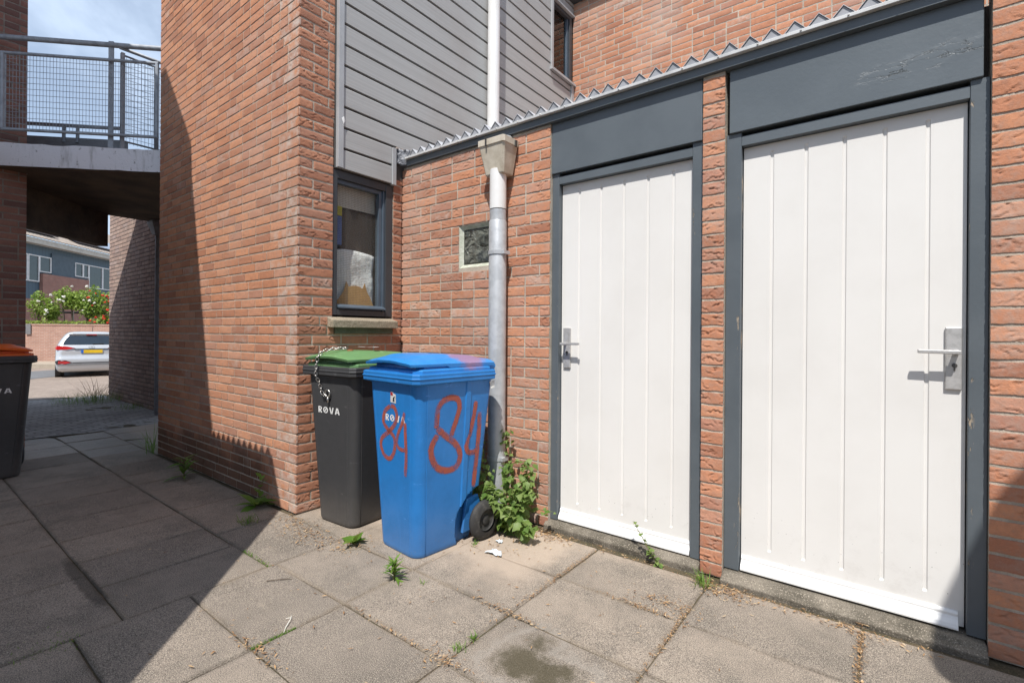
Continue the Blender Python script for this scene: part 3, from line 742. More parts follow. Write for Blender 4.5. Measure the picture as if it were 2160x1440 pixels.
# ================================================================== FRONT BUILDING
bh = thing('brick_building', 'red brick building with grey board cladding and a small window above the bins', 'building', (-3.08, 1.69, 0))
def corner_white(a, b, zb, rng):
    if b > -3.095: return .95 if (rng.random() < .85) else .3
    if b > -3.32: return .55 if rng.random() < .5 else .15
    return .55 if rng.random() < .05 else .12 * rng.random()
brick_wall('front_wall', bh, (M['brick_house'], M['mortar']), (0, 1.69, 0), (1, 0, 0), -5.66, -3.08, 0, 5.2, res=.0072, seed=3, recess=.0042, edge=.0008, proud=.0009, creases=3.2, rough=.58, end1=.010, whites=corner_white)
brick_wall('side_wall', bh, (M['brick_return'], M['mortar']), (-3.08, 0, 0), (0, 1, 0), 1.69, 2.556, 0, 5.2, holes=[(1.950, 2.7, 2.635, 5.4), (1.945, 2.470, 1.235, 2.66), (2.4, 2.7, 2.515, 2.64)], res=.0054, seed=4, creases=5.0, rough=1.0, end0=.012,
           whites=lambda a, b, z, r: .5 if r.random() < .06 else .1 * r.random())
mb = MB(); mb.box(-5.65, -5.55, 1.795, 9, 0, 5.2); obj('west_wall', mb, M['block_brick'], bh)
mb = MB(); mb.box(-5.55, 3.4, 8.9, 9, 0, 5.2); obj('rear_wall', mb, M['block_brick'], bh)
mb = MB(); mb.box(-5.72, -3.0, 1.62, 9.05, 5.2, 5.42); mb.box(-3.0, 3.4, 5.08, 9.05, 5.2, 5.42); obj('roof', mb, M['roof_felt'], bh)
brick_wall('upper_wall', bh, (M['brick_shed'], M['mortar']), (0, 5.16, 0), (1, 0, 0), -3.07, 3.2, 2.35, 5.2, res=.013, seed=8, recess=.0038, creases=1.2, rough=.8, whites=lambda a, b, z, r: .9 if r.random() < .03 else .15 * r.random())
# cladding boards
GZ = [2.497 + .1475 * k for k in range(19)]
mb = MB()
def board(z0, z1, ya, yb):
    xf, xb = -3.058, -3.078
    pr = [(xb, z0), (xf, z0), (xf, z1 - .006), (xf - .006, z1), (xb, z1)]
    mb.prism([(x, ya, z) for x, z in pr], (0, yb - ya, 0))
board(2.356, GZ[0] - .0085, 2.006, 2.432); board(GZ[0] + .0085, GZ[1] - .0085, 2.006, 2.432)
for k in range(1, 19):
    z0, z1 = GZ[k] + .0085, (GZ[k + 1] - .0085 if k < 18 else 5.2)
    if z1 > 5.2: z1 = 5.2
    if z1 - z0 < .02: continue
    if k == 1: board(z0, z1, 2.006, 5.155)
    else:
        hole = not (z1 < 4.21 or z0 > 5.04)
        if hole and z0 < 4.20: board(z0, z1, 2.006, 4.655); board(z0, 4.185, 4.6555, 5.10)
        elif hole and z1 > 5.05: board(z0, z1, 2.006, 4.655); board(5.062, z1, 4.6555, 5.155)
        else: board(z0, z1, 2.006, 4.655 if hole else 5.155)
cl_o = obj('cladding', mb, M['cladding'], bh)
mb = MB(); mb.box(-3.16, -3.0785, 1.952, 2.43, 2.35, 5.2); mb.box(-3.16, -3.0785, 2.43, 4.69, 2.40, 5.2); mb.box(-3.16, -3.0785, 4.69, 5.15, 2.40, 4.2); mb.box(-3.16, -3.0785, 4.69, 5.15, 5.03, 5.2); obj('backing', mb, M['cladding_gap'], bh)
mb = MB(); mb.box(-3.085, -3.047, 1.962, 2.004, 2.354, 5.2); obj('corner_trim', mb, M['trim_grey'], bh, bevel=.002)
mb = MB(); mb.box(-3.085, -3.047, 2.434, 2.470, 2.345, 2.632); obj('corner_trim', mb, M['trim_grey'], bh, bevel=.002)
mb = MB(); mb.box(-3.085, -3.044, 5.100, 5.150, 2.60, 4.19); obj('corner_trim', mb, M['trim_grey'], bh, bevel=.002)
mb = MB(); mb.box(-3.079, -3.046, 2.472, 5.15, 2.634, 2.646); obj('edge_strip', mb, simple('edge_strip', (.42, .36, .31), .5), bh)
# torn paint clip on the trim
mb = MB(); mb.add([(-3.046, 1.985, 2.70), (-3.040, 2.000, 2.715), (-3.044, 2.012, 2.685), (-3.043, 1.998, 2.66), (-3.0455, 2.005, 2.64), (-3.046, 1.99, 2.655)], [(0, 1, 2, 3), (3, 4, 5), (5, 4, 3), (3, 2, 1, 0)]); obj('loose_flake', mb, M['bar_white'], bh)
# small window
wf = obj('window', MB().box(-3.16, -3.088, 1.949, 1.985, 1.322, 2.346).box(-3.16, -3.088, 2.402, 2.468, 1.322, 2.346).box(-3.16, -3.090, 1.9852, 2.4018, 2.290, 2.346).box(-3.16, -3.090, 1.9852, 2.4018, 1.322, 1.362), M['frame_dark'], bh, bevel=.003)
obj('sash', MB().box(-3.155, -3.112, 1.9856, 1.998, 1.3625, 2.2895).box(-3.155, -3.112, 2.356, 2.384, 1.3625, 2.2895).box(-3.155, -3.100, 2.3845, 2.4014, 1.3625, 2.2895).box(-3.155, -3.112, 1.9984, 2.3556, 2.262, 2.2895).box(-3.155, -3.112, 1.9984, 2.3556, 1.3625, 1.398), M['frame_blue'], wf, bevel=.002)
obj('weather_bar', MB().prism([(-3.111, 1.990, 1.386), (-3.070, 1.990, 1.372), (-3.070, 1.990, 1.381), (-3.111, 1.990, 1.4015)], (0, .405, 0)), M['frame_blue'], wf)
obj('pane', MB().box(-3.136, -3.132, 1.998, 2.356, 1.397, 2.263), M['figured'], wf)
obj('window_sill', MB().prism([(-3.10, 1.908, 1.236), (-3.012, 1.908, 1.232), (-3.012, 1.908, 1.286), (-3.10, 1.908, 1.310)], (0, .560, 0)), M['sill'], bh, bevel=.005)
obj('sill_bed', MB().box(-3.10, -3.060, 1.955, 2.455, 1.190, 1.2315), concrete('sill_bed', (.15, .165, .12), (.10, .11, .08), .4), bh)
# upper window
uw = obj('window', MB().box(-3.15, -3.070, 5.085, 5.145, 4.245, 5.03).box(-3.15, -3.072, 4.70, 5.0848, 4.985, 5.03).box(-3.15, -3.072, 4.70, 5.0848, 4.245, 4.262), M['frame_dark'], bh, bevel=.003)
obj('sash', MB().box(-3.14, -3.09, 5.052, 5.0845, 4.2625, 4.9845).box(-3.14, -3.095, 4.7005, 4.712, 4.2625, 4.9845), M['frame_blue'], uw, bevel=.002)
obj('pane', MB().box(-3.116, -3.112, 4.712, 5.052, 4.2625, 4.9845), M['glass'], uw)
obj('side_trim', MB().box(-3.12, -3.044, 4.658, 4.698, 4.19, 5.04), M['trim_grey'], uw, bevel=.002)
obj('window_sill', MB().prism([(-3.12, 4.64, 4.200), (-3.020, 4.64, 4.188), (-3.020, 4.64, 4.214), (-3.12, 4.64, 4.243)], (0, .545, 0)), M['trim_grey'], uw)
obj('window_head', MB().box(-3.12, -3.040, 4.70, 5.155, 5.032, 5.052), M['trim_grey'], uw)
# rooms behind the windows
obj('interior', MB().box(-4.3, -4.25, 1.8, 2.9, 1.0, 2.6).box(-4.25, -3.19, 2.86, 2.9, 1.0, 2.6).box(-4.25, -3.19, 1.8, 2.86, 2.45, 2.5).box(-4.25, -3.19, 1.8, 2.86, 1.2, 1.25)
, M['interior'], bh)
obj('interior', MB().box(-4.3, -4.25, 4.3, 5.6, 4.0, 5.2).box(-4.25, -3.19, 5.5, 5.6, 4.0, 5.2).box(-4.25, -3.17, 4.3, 5.5, 4.05, 4.1), M['interior'], bh)
tag(obj('roller_blind', MB().box(-3.185, -3.180, 1.99, 2.37, 2.115, 2.30), M['blind'], bevel=.001), 'pale roller blind drawn a little way down behind the small window', 'blind')
def wavy(name, x, y0, y1, z0, z1, mat, amp=.006, n=14, seed=1, top=None):
    rng = random.Random(seed); V = []; F = []
    for j in range(n + 1):
        for i in range(n + 1):
            u, v = i / n, j / n; zt = z1 + (top(u) if top else 0)
            V.append((x + amp * math.sin(u * 9 + v * 4 + seed) + amp * .6 * math.sin(v * 13 - u * 5) + rng.uniform(-1, 1) * amp * .25, y0 + (y1 - y0) * u + .006 * math.sin(v * 7), z0 + (zt - z0) * v))
    for j in range(n):
        for i in range(n): F.append((j * (n + 1) + i, j * (n + 1) + i + 1, (j + 1) * (n + 1) + i + 1, (j + 1) * (n + 1) + i))
    o = obj(name, (V, F, [0] * len(F)), mat, smooth=True)
    s = o.modifiers.new('Solidify', 'SOLIDIFY'); s.thickness = .002; return o
tag(wavy('cloth', -3.175, 2.02, 2.352, 1.34, 1.80, M['cloth'], .007, 16, 2, top=lambda u: .022 * math.sin(u * 3.0) - .02 * u), 'creased white cloth hung inside the lower half of the small window', 'cloth')
# cardboard cut with two points
pts = [(2.03, 1.33), (2.03, 1.43), (2.06, 1.47), (2.085, 1.505), (2.103, 1.575), (2.125, 1.535), (2.155, 1.545), (2.19, 1.548), (2.225, 1.540), (2.245, 1.528), (2.263, 1.572), (2.285, 1.505), (2.31, 1.47), (2.345, 1.40), (2.35, 1.33)]
tag(obj('cardboard_cutout', MB().prism([(-3.158, y, z) for y, z in pts], (.004, 0, 0)), M['cardboard']), 'brown cardboard shape with two pointed ears standing at the window bottom', 'cardboard')
tag(obj('board', MB().box(-3.215, -3.20, 2.075, 2.36, 1.30, 2.115), M['dark_board'], bevel=.002), 'dark brown board leaning behind the white cloth in the small window', 'board')
bx = obj('carton', MB().box(-3.20, -3.165, 2.030, 2.070, 1.835, 2.045), M['blue_box'], bevel=.003); tag(bx, 'narrow blue carton with yellow top standing in the small window', 'carton')
obj('carton_top', MB().box(-3.201, -3.164, 2.029, 2.071, 2.0455, 2.115), M['yellow'], bx, bevel=.003)
tag(obj('cardboard_sheet', MB().prism([(-3.125, 4.735, 4.79), (-3.125, 4.99, 4.665), (-3.125, 4.945, 4.515), (-3.125, 4.735, 4.575)], (-.005, 0, 0)), M['card_light']), 'light brown cardboard sheet propped behind the upper window glass', 'cardboard')
tag(wavy('curtain', -3.165, 4.955, 5.05, 4.27, 4.97, M['curtain'], .012, 12, 5), 'white curtain hanging at the edge of the upper window', 'curtain')

# ================================================================== STORAGE SHED
sh = thing('storage_shed', 'low brick storage shed with two white doors under a grey corrugated roof', 'shed', (-1.4, 2.55, 0))
HB = (-2.455, -2.147, 1.658, 1.968)
brick_wall('brick_wall', sh, (M['brick_shed'], M['mortar']), (0, 2.55, 0), (1, 0, 0), -3.072, -1.674, 0, 2.502, holes=[HB], res=.0054, seed=21, creases=4.2, recess=.0040, edge=.0008, proud=.0009, rough=.95, end0=.01, whites=lambda a, b, z, r: (.75 if r.random() < .12 else .25 * r.random()))
brick_wall('brick_pillar', sh, (M['brick_shed'], M['mortar']), (0, 2.55, 0), (1, 0, 0), -.752, -.648, 0.0, 2.502, res=.0048, seed=22, creases=8, recess=.0040, edge=.0008, proud=.0009, rough=1.35, whites=lambda a, b, z, r: .25 * r.random())
brick_wall('brick_pier', sh, (M['brick_shed'], M['mortar']), (0, 2.55, 0), (1, 0, 0), .302, 1.8, 0, 3.3, res=.0052, seed=23, creases=4.5, recess=.0040, edge=.0008, proud=.0009, rough=1.0, end0=0, whites=lambda a, b, z, r: .12 * r.random())
# fascia, strip, corrugated roof
obj('fascia', MB().box(-3.0, .296, 2.532, 2.60, 2.504, 2.5495), M['dark_paint'], sh, bevel=.002)
mb = MB(); mb.box(-3.0, .296, 2.508, 2.60, 2.550, 2.5655)
obj('edge_strip', mb, M['roof_strip'], sh, bevel=.0015)
mb = MB(); fil = MB(); rg = random.Random(77); P = []
x = -2.089 - .0918 * 9
while x < .255:
    j = rg.uniform(-.0025, .0025); zj = rg.uniform(-.002, .002)
    a, p, b = (x - .044 + j, 2.566), (x - .001 + j, 2.6135 + zj), (x + .042 + j, 2.566)
    P += [a, p, b]
    fil.prism([(a[0] + .004, 2.520, 2.5665), (p[0], 2.520, p[1] - .003), (b[0] - .004, 2.520, 2.5665)], (0, .05, 0))
    x += .0918
V = []; F = []
for (px_, pz_) in P:
    for yy, dz in ((2.514, .0), (2.514, .0026), (5.14, .0026), (5.14, .0)): V.append((px_, yy, pz_ + dz))
for i in range(len(P) - 1):
    for k in range(4): F.append((i * 4 + k, i * 4 + (k + 1) % 4, i * 4 + 4 + (k + 1) % 4, i * 4 + 4 + k))
mb.add(V, F)
crf = obj('corrugated_roof', mb, M['roof_sheet'], sh); obj('roof_filler', fil, M['roof_filler'], crf)
for i in range(19):
    xx = -2.95 + .1754 * i
    obj('roof_screw', MB().lathe([(.0042, 0), (.0042, -.003), (.002, -.0045)], (xx, 2.508, 2.558), 'y', 8), M['steel'], sh)
# crumpled lead flashing at the inner corner
V = []; F = []; rg = random.Random(4)
for j in range(9):
    for i in range(9):
        u, v = i / 8, j / 8
        V.append((-3.07 + .085 * u + rg.uniform(-.006, .006), 2.475 + .085 * u * .9 + .03 * (1 - v) * 0 + rg.uniform(-.008, .008), 2.535 + .10 * v - .03 * math.sin(u * PI) * (1 - v) + rg.uniform(-.006, .006)))
for j in range(8):
    for i in range(8): F.append((j * 9 + i, j * 9 + i + 1, (j + 1) * 9 + i + 1, (j + 1) * 9 + i))
o = obj('lead_flashing', (V, F, [0] * 64), M['lead'], sh, smooth=True); s = o.modifiers.new('Solidify', 'SOLIDIFY'); s.thickness = .003
obj('inner_wall', MB().box(-1.70, .32, 2.76, 2.80, 0, 2.5).box(-1.70, .32, 2.66, 2.76, 2.12, 2.5), M['interior'], sh)
# header panels
obj('header_panel', MB().box(-1.672, -.760, 2.566, 2.655, 2.192, 2.503), M['dark_paint'], sh, bevel=.003)
obj('header_panel', MB().box(-.630, .280, 2.566, 2.655, 2.192, 2.503), M['flaky_paint'], sh, bevel=.003)
def door_set(xl, xr, jl, jr, grooves, handle_x, lever, bar_r, worn):
    """one door with its frame: xl..xr the leaf, jl/jr outer frame edges"""
    yf, yd = 2.580, 2.6155
    def jamb(a, b, side):
        mb = MB(); n = 40; V = []; F = []; A = []
        z0, z1 = .050, 2.190
        for j in range(n + 1):
            z = z0 + (z1 - z0) * j / n
            row = [(a, yf + .09), (a, yf + .002), (a + .002, yf), (a + .3 * (b - a), yf), (a + .7 * (b - a), yf), (b - .002, yf), (b, yf + .002), (b, yf + .09)]
            for (x, y) in row: V.append((x, y, z)); t = (x - a) / (b - a); A.append(t if side else 1 - t)
        for j in range(n):
            for i in range(7): F.append((j * 8 + i, j * 8 + i + 1, (j + 1) * 8 + i + 1, (j + 1) * 8 + i))
        F.append(tuple(range(7, -1, -1)));
        return obj('door_frame', (V, F, [0] * len(F)), M['worn_paint'], sh, attrs={'edge': A})
    jamb(jl, xl, 1); jamb(xr, jr, 0)
    obj('lintel', MB().box(xl + .0005, xr - .0005, yf + .001, yf + .085, 2.124, 2.172), M['dark_paint'], sh, bevel=.002)
    # leaf with routed grooves
    xs = [xl + .004]
    for g in grooves: xs += [g - .0085, g - .0045, g + .0045, g + .0085]
    xs += [xr - .004]; zs = [.060, .163, .171, 2.078, 2.086, 2.121]
    V = []; F = []
    for j, z in enumerate(zs):
        for i, xx in enumerate(xs):
            dep = .0055 if (j in (2, 3) and i > 0 and i < len(xs) - 1 and (i - 1) % 4 in (1, 2)) else 0
            V.append((xx, yd + dep, z))
    n = len(xs)
    for j in range(len(zs) - 1):
        for i in range(n - 1): F.append((j * n + i, j * n + i + 1, (j + 1) * n + i + 1, (j + 1) * n + i))
    b = len(V); c = [(xs[0], zs[0]), (xs[-1], zs[0]), (xs[-1], zs[-1]), (xs[0], zs[-1])]
    V += [(x, yd, z) for x, z in c] + [(x, yd + .04, z) for x, z in c]
    F += [(b + 1, b + 5, b + 6, b + 2), (b, b + 3, b + 7, b + 4), (b, b + 4, b + 5, b + 1), (b + 3, b + 2, b + 6, b + 7), (b + 4, b + 7, b + 6, b + 5)]
    d = obj('door', (V, F, [0] * len(F)), M['door_white'], sh)
    # weather bar at the foot
    pr = [(yd + .001, .118), (yd - .006, .117), (yd - .012, .108), (yd - .011, .098), (yd - .017, .088), (yd - .029, .074), (yd - .034, .060), (yd - .033, .053), (yd + .001, .053)]
    obj('weather_bar', MB().prism([(xl + .006, y, z) for y, z in pr], (bar_r - xl - .006, 0, 0)), M['bar_white'], d, bevel=.0012)
    hx = handle_x
    h = obj('door_handle', MB().box(hx - .0255, hx + .0255, yd - .0125, yd - .0002, .990, 1.238), M['steel'], d, bevel=.004)
    mb = MB(); s = lever
    mb.tube([(hx + s * -.008, yd - .012, 1.140), (hx + s * -.008, yd - .050, 1.140)], .0095, 12)
    mb.prism([(hx + s * -.020, yd - .064, 1.132), (hx + s * -.020, yd - .046, 1.132), (hx + s * .112, yd - .050, 1.134), (hx + s * .112, yd - .064, 1.134)], (0, 0, .0155))
    obj('lever', mb, M['steel'], d, bevel=.003, )
    mb = MB(); mb.lathe([(.0088, 0), (.0088, -.004), (.0070, -.0045)], (hx + .003, yd - .0125, 1.087), 'y', 16); mb.box(hx + .0005, hx + .0055, yd - .0165, yd - .0125, 1.066, 1.084); obj('lock_cylinder', mb, M['steel_dark'], d)
    return d
door_set(-1.624, -.812, -1.674, -.757, (-1.499, -1.352, -1.207, -1.064, -.922), -1.577, 1, -.818, 0)['label'] = 'white grooved door further from the camera'
door_set(-.577, .244, -.646, .3005, (-.448, -.307, -.160, -.018, .122), .203, -1, .222, 1)['label'] = 'nearer white grooved door with a triangle of shade at its foot'
mb = MB(); mb.prism([(-1.69, 2.530, -.02), (-1.69, 2.527, .024), (-1.69, 2.556, .044), (-1.69, 2.76, .048), (-1.69, 2.76, -.02)], (.935, 0, 0)); mb.prism([(-.6455, 2.505, -.02), (-.6455, 2.502, .018), (-.6455, 2.53, .026), (-.6455, 2.545, .042), (-.6455, 2.76, .046), (-.6455, 2.76, -.02)], (.945, 0, 0))
o = obj('threshold', mb, M['threshold'], sh, bevel=.006)
# glass block
gb = obj('glass_block', MB().box(-2.424, -2.178, 2.578, 2.60, 1.688, 1.938), M['block'], sh, bevel=.01)
mb = MB()
x0, x1, z0, z1 = -2.449, -2.153, 1.664, 1.962; i0, i1, k0, k1 = -2.424, -2.178, 1.688, 1.938; yo, yi = 2.556, 2.579
O4 = [(x0, z0), (x1, z0), (x1, z1), (x0, z1)]; I4 = [(i0, k0), (i1, k0), (i1, k1), (i0, k1)]
mb.add([(x, yo, z) for x, z in O4] + [(x, yi, z) for x, z in I4] + [(x, yo + .06, z) for x, z in O4], [(i, (i + 1) % 4, 4 + (i + 1) % 4, 4 + i) for i in range(4)] + [((i + 1) % 4, i, 8 + i, 8 + (i + 1) % 4) for i in range(4)])
obj('block_rim', mb, M['block_rim'], gb)
obj('mortar_bed', MB().box(-2.4545, -2.4495, 2.556, 2.63, 1.659, 1.967).box(-2.1525, -2.1475, 2.556, 2.63, 1.659, 1.967).box(-2.4493, -2.1527, 2.556, 2.63, 1.9625, 1.967).box(-2.4493, -2.1527, 2.556, 2.63, 1.659, 1.6635), M['mortar'], gb)

# drain pipes
dp = thing('drainpipe', 'drainpipe of white plastic over galvanised steel with beige hopper on shed wall', 'drainpipe', (-2.02, 2.47, 0))
obj('white_pipe', MB().tube([(-2.022, 2.468, 2.26), (-2.022, 2.468, 2.006)], .0545, 24), M['pvc_white'], dp, smooth=True, auto=.7)
obj('steel_pipe', MB().tube([(-2.022, 2.468, 2.0), (-2.022, 2.468, 1.93)], .0535, 24).tube([(-2.022, 2.468, 1.93), (-2.022, 2.468, 1.922), (-2.021, 2.468, 1.0), (-2.019, 2.468, .0)], [.0545, .0575, .0575, .0575], 24), M['galv'], dp, smooth=True, auto=.7)
def ringm(cx, cy, z0, z1, r0, r1, n=24):
    mb = MB(); mb.lathe([(r0, z0), (r1, z0), (r1, z1), (r0, z1)], (cx, cy, 0), 'z', n); return mb
for z in (1.722, .395):
    mb = ringm(-2.021, 2.468, z - .012, z + .012, .055, .0625); mb.box(-1.962, -1.945, 2.44, 2.50, z - .012, z + .010); mb.box(-2.026, -2.016, 2.528, 2.60, z - .01, z + .01); obj('bracket', mb, M['galv'], dp)
def ring4(x0, x1, y0, y1, z, c=.012):
    return [(x0 + c, y0, z), (x1 - c, y0, z), (x1, y0 + c, z), (x1, y1, z), (x0, y1, z), (x0, y0 + c, z)]
mb = MB().loft([ring4(-2.100, -1.952, 2.430, 2.528, 2.226), ring4(-2.103, -1.949, 2.427, 2.530, 2.232), ring4(-2.133, -1.922, 2.397, 2.540, 2.405), ring4(-2.133, -1.922, 2.397, 2.540, 2.407), ring4(-2.140, -1.915, 2.390, 2.542, 2.409), ring4(-2.141, -1.914, 2.389, 2.543, 2.448), ring4(-2.134, -1.921, 2.396, 2.540, 2.450), ring4(-2.130, -1.925, 2.400, 2.538, 2.400)])
obj('hopper', mb, M['hopper'], dp, bevel=.0015)
obj('hopper_clip', MB().box(-2.066, -2.056, 2.383, 2.389, 2.400, 2.462), M['steel_dark'], dp); obj('hopper_clip', MB().box(-1.9135, -1.902, 2.50, 2.515, 2.40, 2.44), M['steel_dark'], dp)
obj('spout', MB().tube([(-2.0, 2.56, 2.48), (-1.985, 2.50, 2.462), (-1.985, 2.49, 2.44)], .03, 12), M['galv'], dp, smooth=True)
up = thing('drainpipe', 'tall white plastic drainpipe running down the grey board cladding', 'drainpipe', (-2.99, 3.58, 2.6))
obj('pipe', MB().tube([(-2.995, 3.575, 2.60), (-2.995, 3.575, 5.25)], .0575, 24), M['pvc_white'], up, smooth=True, auto=.7)
obj('bracket', ringm(-2.995, 3.575, 4.55, 4.575, .056, .0605).box(-3.06, -3.045, 3.57, 3.58, 4.552, 4.573), M['pvc_white'], up)

# ================================================================== WHEELED BINS
ZT = .935
def b_w(z): return .175 + .060 * z / ZT
def b_f(z): return -.045 * z / ZT
def b_r(z): return .420 + .085 * z / ZT
def bin_body():
    zs = [0, .006, .02] + [.03 + .01 * i for i in range(27)] + [.31, .33, .36, .45, .55, .65, .75, .84, .90, .93, ZT]
    rings = []
    for z in zs:
        ins = .012 if z == 0 else (.004 if z < .01 else 0)
        w, f, r = b_w(z) - ins, b_f(z) + ins, b_r(z) - ins
        R, Rr_ = .060, .03; P = []
        def half():
            H = [(0, f), (w - R - .012, f), (w - R - .003, f), (w - R, f + .0022), (w - R + .003, f + .0004)]
            for k in range(1, 7):
                a = -PI / 2 + PI / 2 * k / 7; H.append((w - R + R * math.cos(a), f + R + R * math.sin(a)))
            H += [(w - .0004, f + R - .003), (w - .0025, f + R), (w, f + R + .003)]
            for t in (.14, .18): H.append((w, f + (r - f) * t))
            for y in (.19, .22, .24, .25, .26, .268, .276, .282): H.append((w, y))
            H += [(w, .288), (w + .006, .295), (w + .006, .303), (w + .006, .312), (w + .006, .320), (w + .006, .327), (w, .334)]
            for y in (.342, .35, .36, .375): H.append((w, y))
            for k in range(0, 4):
                a = PI / 2 * k / 3; H.append((w - Rr_ + Rr_ * math.cos(a), r - Rr_ + Rr_ * math.sin(a)))
            H.append((0, r)); return H
        Hh = half(); out = []
        for (x, y) in Hh:
            # wheel arch: the sides step in behind it
            d2 = math.hypot(y - .445, (z - .105) * .95)
            if d2 < .185 and x > .10 and y > .20:
                k = min(1, (.185 - d2) / .012); x = x + (min(x, .128) - x) * k
            out.append((x, y))
        full = out + [(-x, y) for x, y in reversed(out[1:-1])]
        rings.append([(x, y, z) for x, y in full])
    return MB().loft(rings, True, True)
def octo(W, y0, y1, c, z): w = W / 2; return [(-w + c, y0, z), (w - c, y0, z), (w, y0 + c, z), (w, y1 - c, z), (w - c, y1, z), (-w + c, y1, z), (-w, y1 - c, z), (-w, y0 + c, z)]
def rim_mb():
    R = []
    for z, i in ((.925, .030), (.934, .004), (.937, 0), (.958, 0), (.9595, -.0035), (.965, -.0035), (.967, 0), (.984, 0), (.988, .004), (.989, .02)):
        R.append(octo(.515 - 2 * i, -.075 + i, .525 - i, .028, z))
    return MB().loft(R, True, True)
def lid_mb():
    mb = MB()
    T = []
    for z, i in ((.9895, .018), (1.003, .018), (1.008, .022), (1.010, .034)): T.append(octo(.515 - 2 * i, -.070 + i, .525 - i, .035, z))
    mb.loft(T, False, True)
    # raised second step under the shell
    T = []
    for z, i in ((1.010, .040), (1.028, .044), (1.031, .052)): T.append(octo(.515 - 2 * i, -.060 + i, .525 - i, .03, z))
    mb.loft(T, False, True)
    # shell
    nx, ny = 36, 36; V = []; F = []
    def top(u, v):       # u -1..1 across, v 0..1 front to back
        w = (.232 - .010 * v) * (1 - .10 * max(0, 1 - v / .07) ** 2); x = u * w; y = -.080 + .006 * abs(u) ** 2 + v * .602
        e = max(abs(u) ** 6, 0)
        zf = 1.040 + (1 - abs(u) ** 5) * (.004 + .036 * (1 - math.exp(-v * 8)) - .020 * v ** 2) - .008 * v ** 2
        z = zf - .004 * e
        z += .008 * math.exp(-(u / .55) ** 4) * math.exp(-((v - .0) / .12) ** 2)
        # front corners droop like a wave
        pass
        # raised plateau edge
        pl = 1 / (1 + math.exp((abs(u) - .62) * 40)) * 1 / (1 + math.exp(-(v - .16) * 60)) * 1 / (1 + math.exp((v - .88) * 50))
        z += .010 * pl
        return (x, y, z)
    for j in range(ny + 1):
        for i in range(nx + 1): V.append(top(-1 + 2 * i / nx, j / ny))
    for j in range(ny):
        for i in range(nx): F.append((j * (nx + 1) + i, j * (nx + 1) + i + 1, (j + 1) * (nx + 1) + i + 1, (j + 1) * (nx + 1) + i))
    n = len(V)
    ring = list(range(nx + 1)) + [(j) * (nx + 1) + nx for j in range(1, ny + 1)] + [ny * (nx + 1) + i for i in range(nx - 1, -1, -1)] + [j * (nx + 1) for j in range(ny - 1, 0, -1)]
    def low(p):
        x, y, z = p; v = (y + .078) / .6
        d = .013 if v < .40 else .013 + .030 * min(1, (v - .40) / .08)
        return (x * .995, y + (.004 if v < .05 else 0), max(z - d, 1.012))
    for r in ring: V.append(low(V[r]))
    m = len(ring)
    for k in range(m): F.append((ring[(k + 1) % m], ring[k], n + k, n + (k + 1) % m))
    # underside
    V.append((0, .22, 1.030)); c = len(V) - 1
    for k in range(m): F.append((n + (k + 1) % m, n + k, c))
    mb.add(V, F)
    mb.tube([(-.20, .545, 1.006), (.20, .545, 1.006)], .014, 12)
    for s in (-1, 1): mb.box(min(s * .17, s * .205), max(s * .17, s * .205), .50, .545, .985, 1.015)
    return mb
def wheel_parts(parent):
    for s in (-1, 1):
        w = obj('wheel', MB().lathe([(.064, -.020 * s), (.064, .018 * s), (.060, .019 * s), (.056, .012 * s), (.050, .009 * s), (.030, .008 * s), (.026, .015 * s), (.012, .018 * s), (.004, .019 * s)], (s * .226, .447, .115), 'x', 28), M['rubber'], parent, local=True, smooth=True, auto=.5)
        T = MB(); pr = []
        for k in range(13):
            a = PI * k / 12; pr.append((.066 + .049 * math.sin(a) ** .45 if 0 < k < 12 else .065, (-.028 + .056 * k / 12) * s))
        T.lathe(pr, (s * .226, .447, .115), 'x', 40, caps=False)
        obj('tyre', T, M['rubber'], w, local=True, smooth=True, auto=.6)
    obj('axle', MB().tube([(-.20, .447, .115), (.20, .447, .115)], .012, 12)  , M['black_plastic'], parent, local=True)
def ribbon(pts, width, surf, off=.0022, edge=True):
    """flat painted stroke following a surface; pts in surface coordinates; returns V,F,A"""
    # resample smooth
    P = [np.array(p, float) for p in pts]; Q = []
    for i in range(len(P) - 1):
        p0, p1, p2, p3 = P[max(i - 1, 0)], P[i], P[i + 1], P[min(i + 2, len(P) - 1)]
        for t in np.linspace(0, 1, 7)[:-1]:
            Q.append(.5 * ((2 * p1) + (-p0 + p2) * t + (2 * p0 - 5 * p1 + 4 * p2 - p3) * t * t + (-p0 + 3 * p1 - 3 * p2 + p3) * t ** 3))
    Q.append(P[-1]); V = []; F = []; A = []; m = 7
    for i, q in enumerate(Q):
        t = Q[min(i + 1, len(Q) - 1)] - Q[max(i - 1, 0)]; t = t / (np.linalg.norm(t) + 1e-9); nn = np.array([-t[1], t[0]])
        for k in range(m):
            s = -1 + 2 * k / (m - 1); q2 = q + nn * s * width / 2; V.append(surf(q2[0], q2[1], off))
            end = min(1, min(i, len(Q) - 1 - i) / 2.)
            A.append((1 - abs(s) ** 2.2) * (.25 + .75 * end))
    for i in range(len(Q) - 1):
        for k in range(m - 1): F.append((i * m + k, i * m + k + 1, (i + 1) * m + k + 1, (i + 1) * m + k))
    return V, F, A
def s_front(x, z, o=.0012): return (x, b_f(z) - o, z)
def s_side(y, z, o=.0012): return (b_w(z) + o + (.0065 if .292 < y < .33 else .0), y, z)
def strokes(parent, name, mat, lst):
    V = []; F = []; A = []
    for i, (pts, w, sf) in enumerate(lst):
        v, f, a = ribbon(pts, w, sf, .0014 + .0004 * i); F += [tuple(k + len(V) for k in q) for q in f]; V += v; A += a
    return obj(name, (V, F, [0] * len(F)), mat, parent, local=True, attrs={'edge': A})
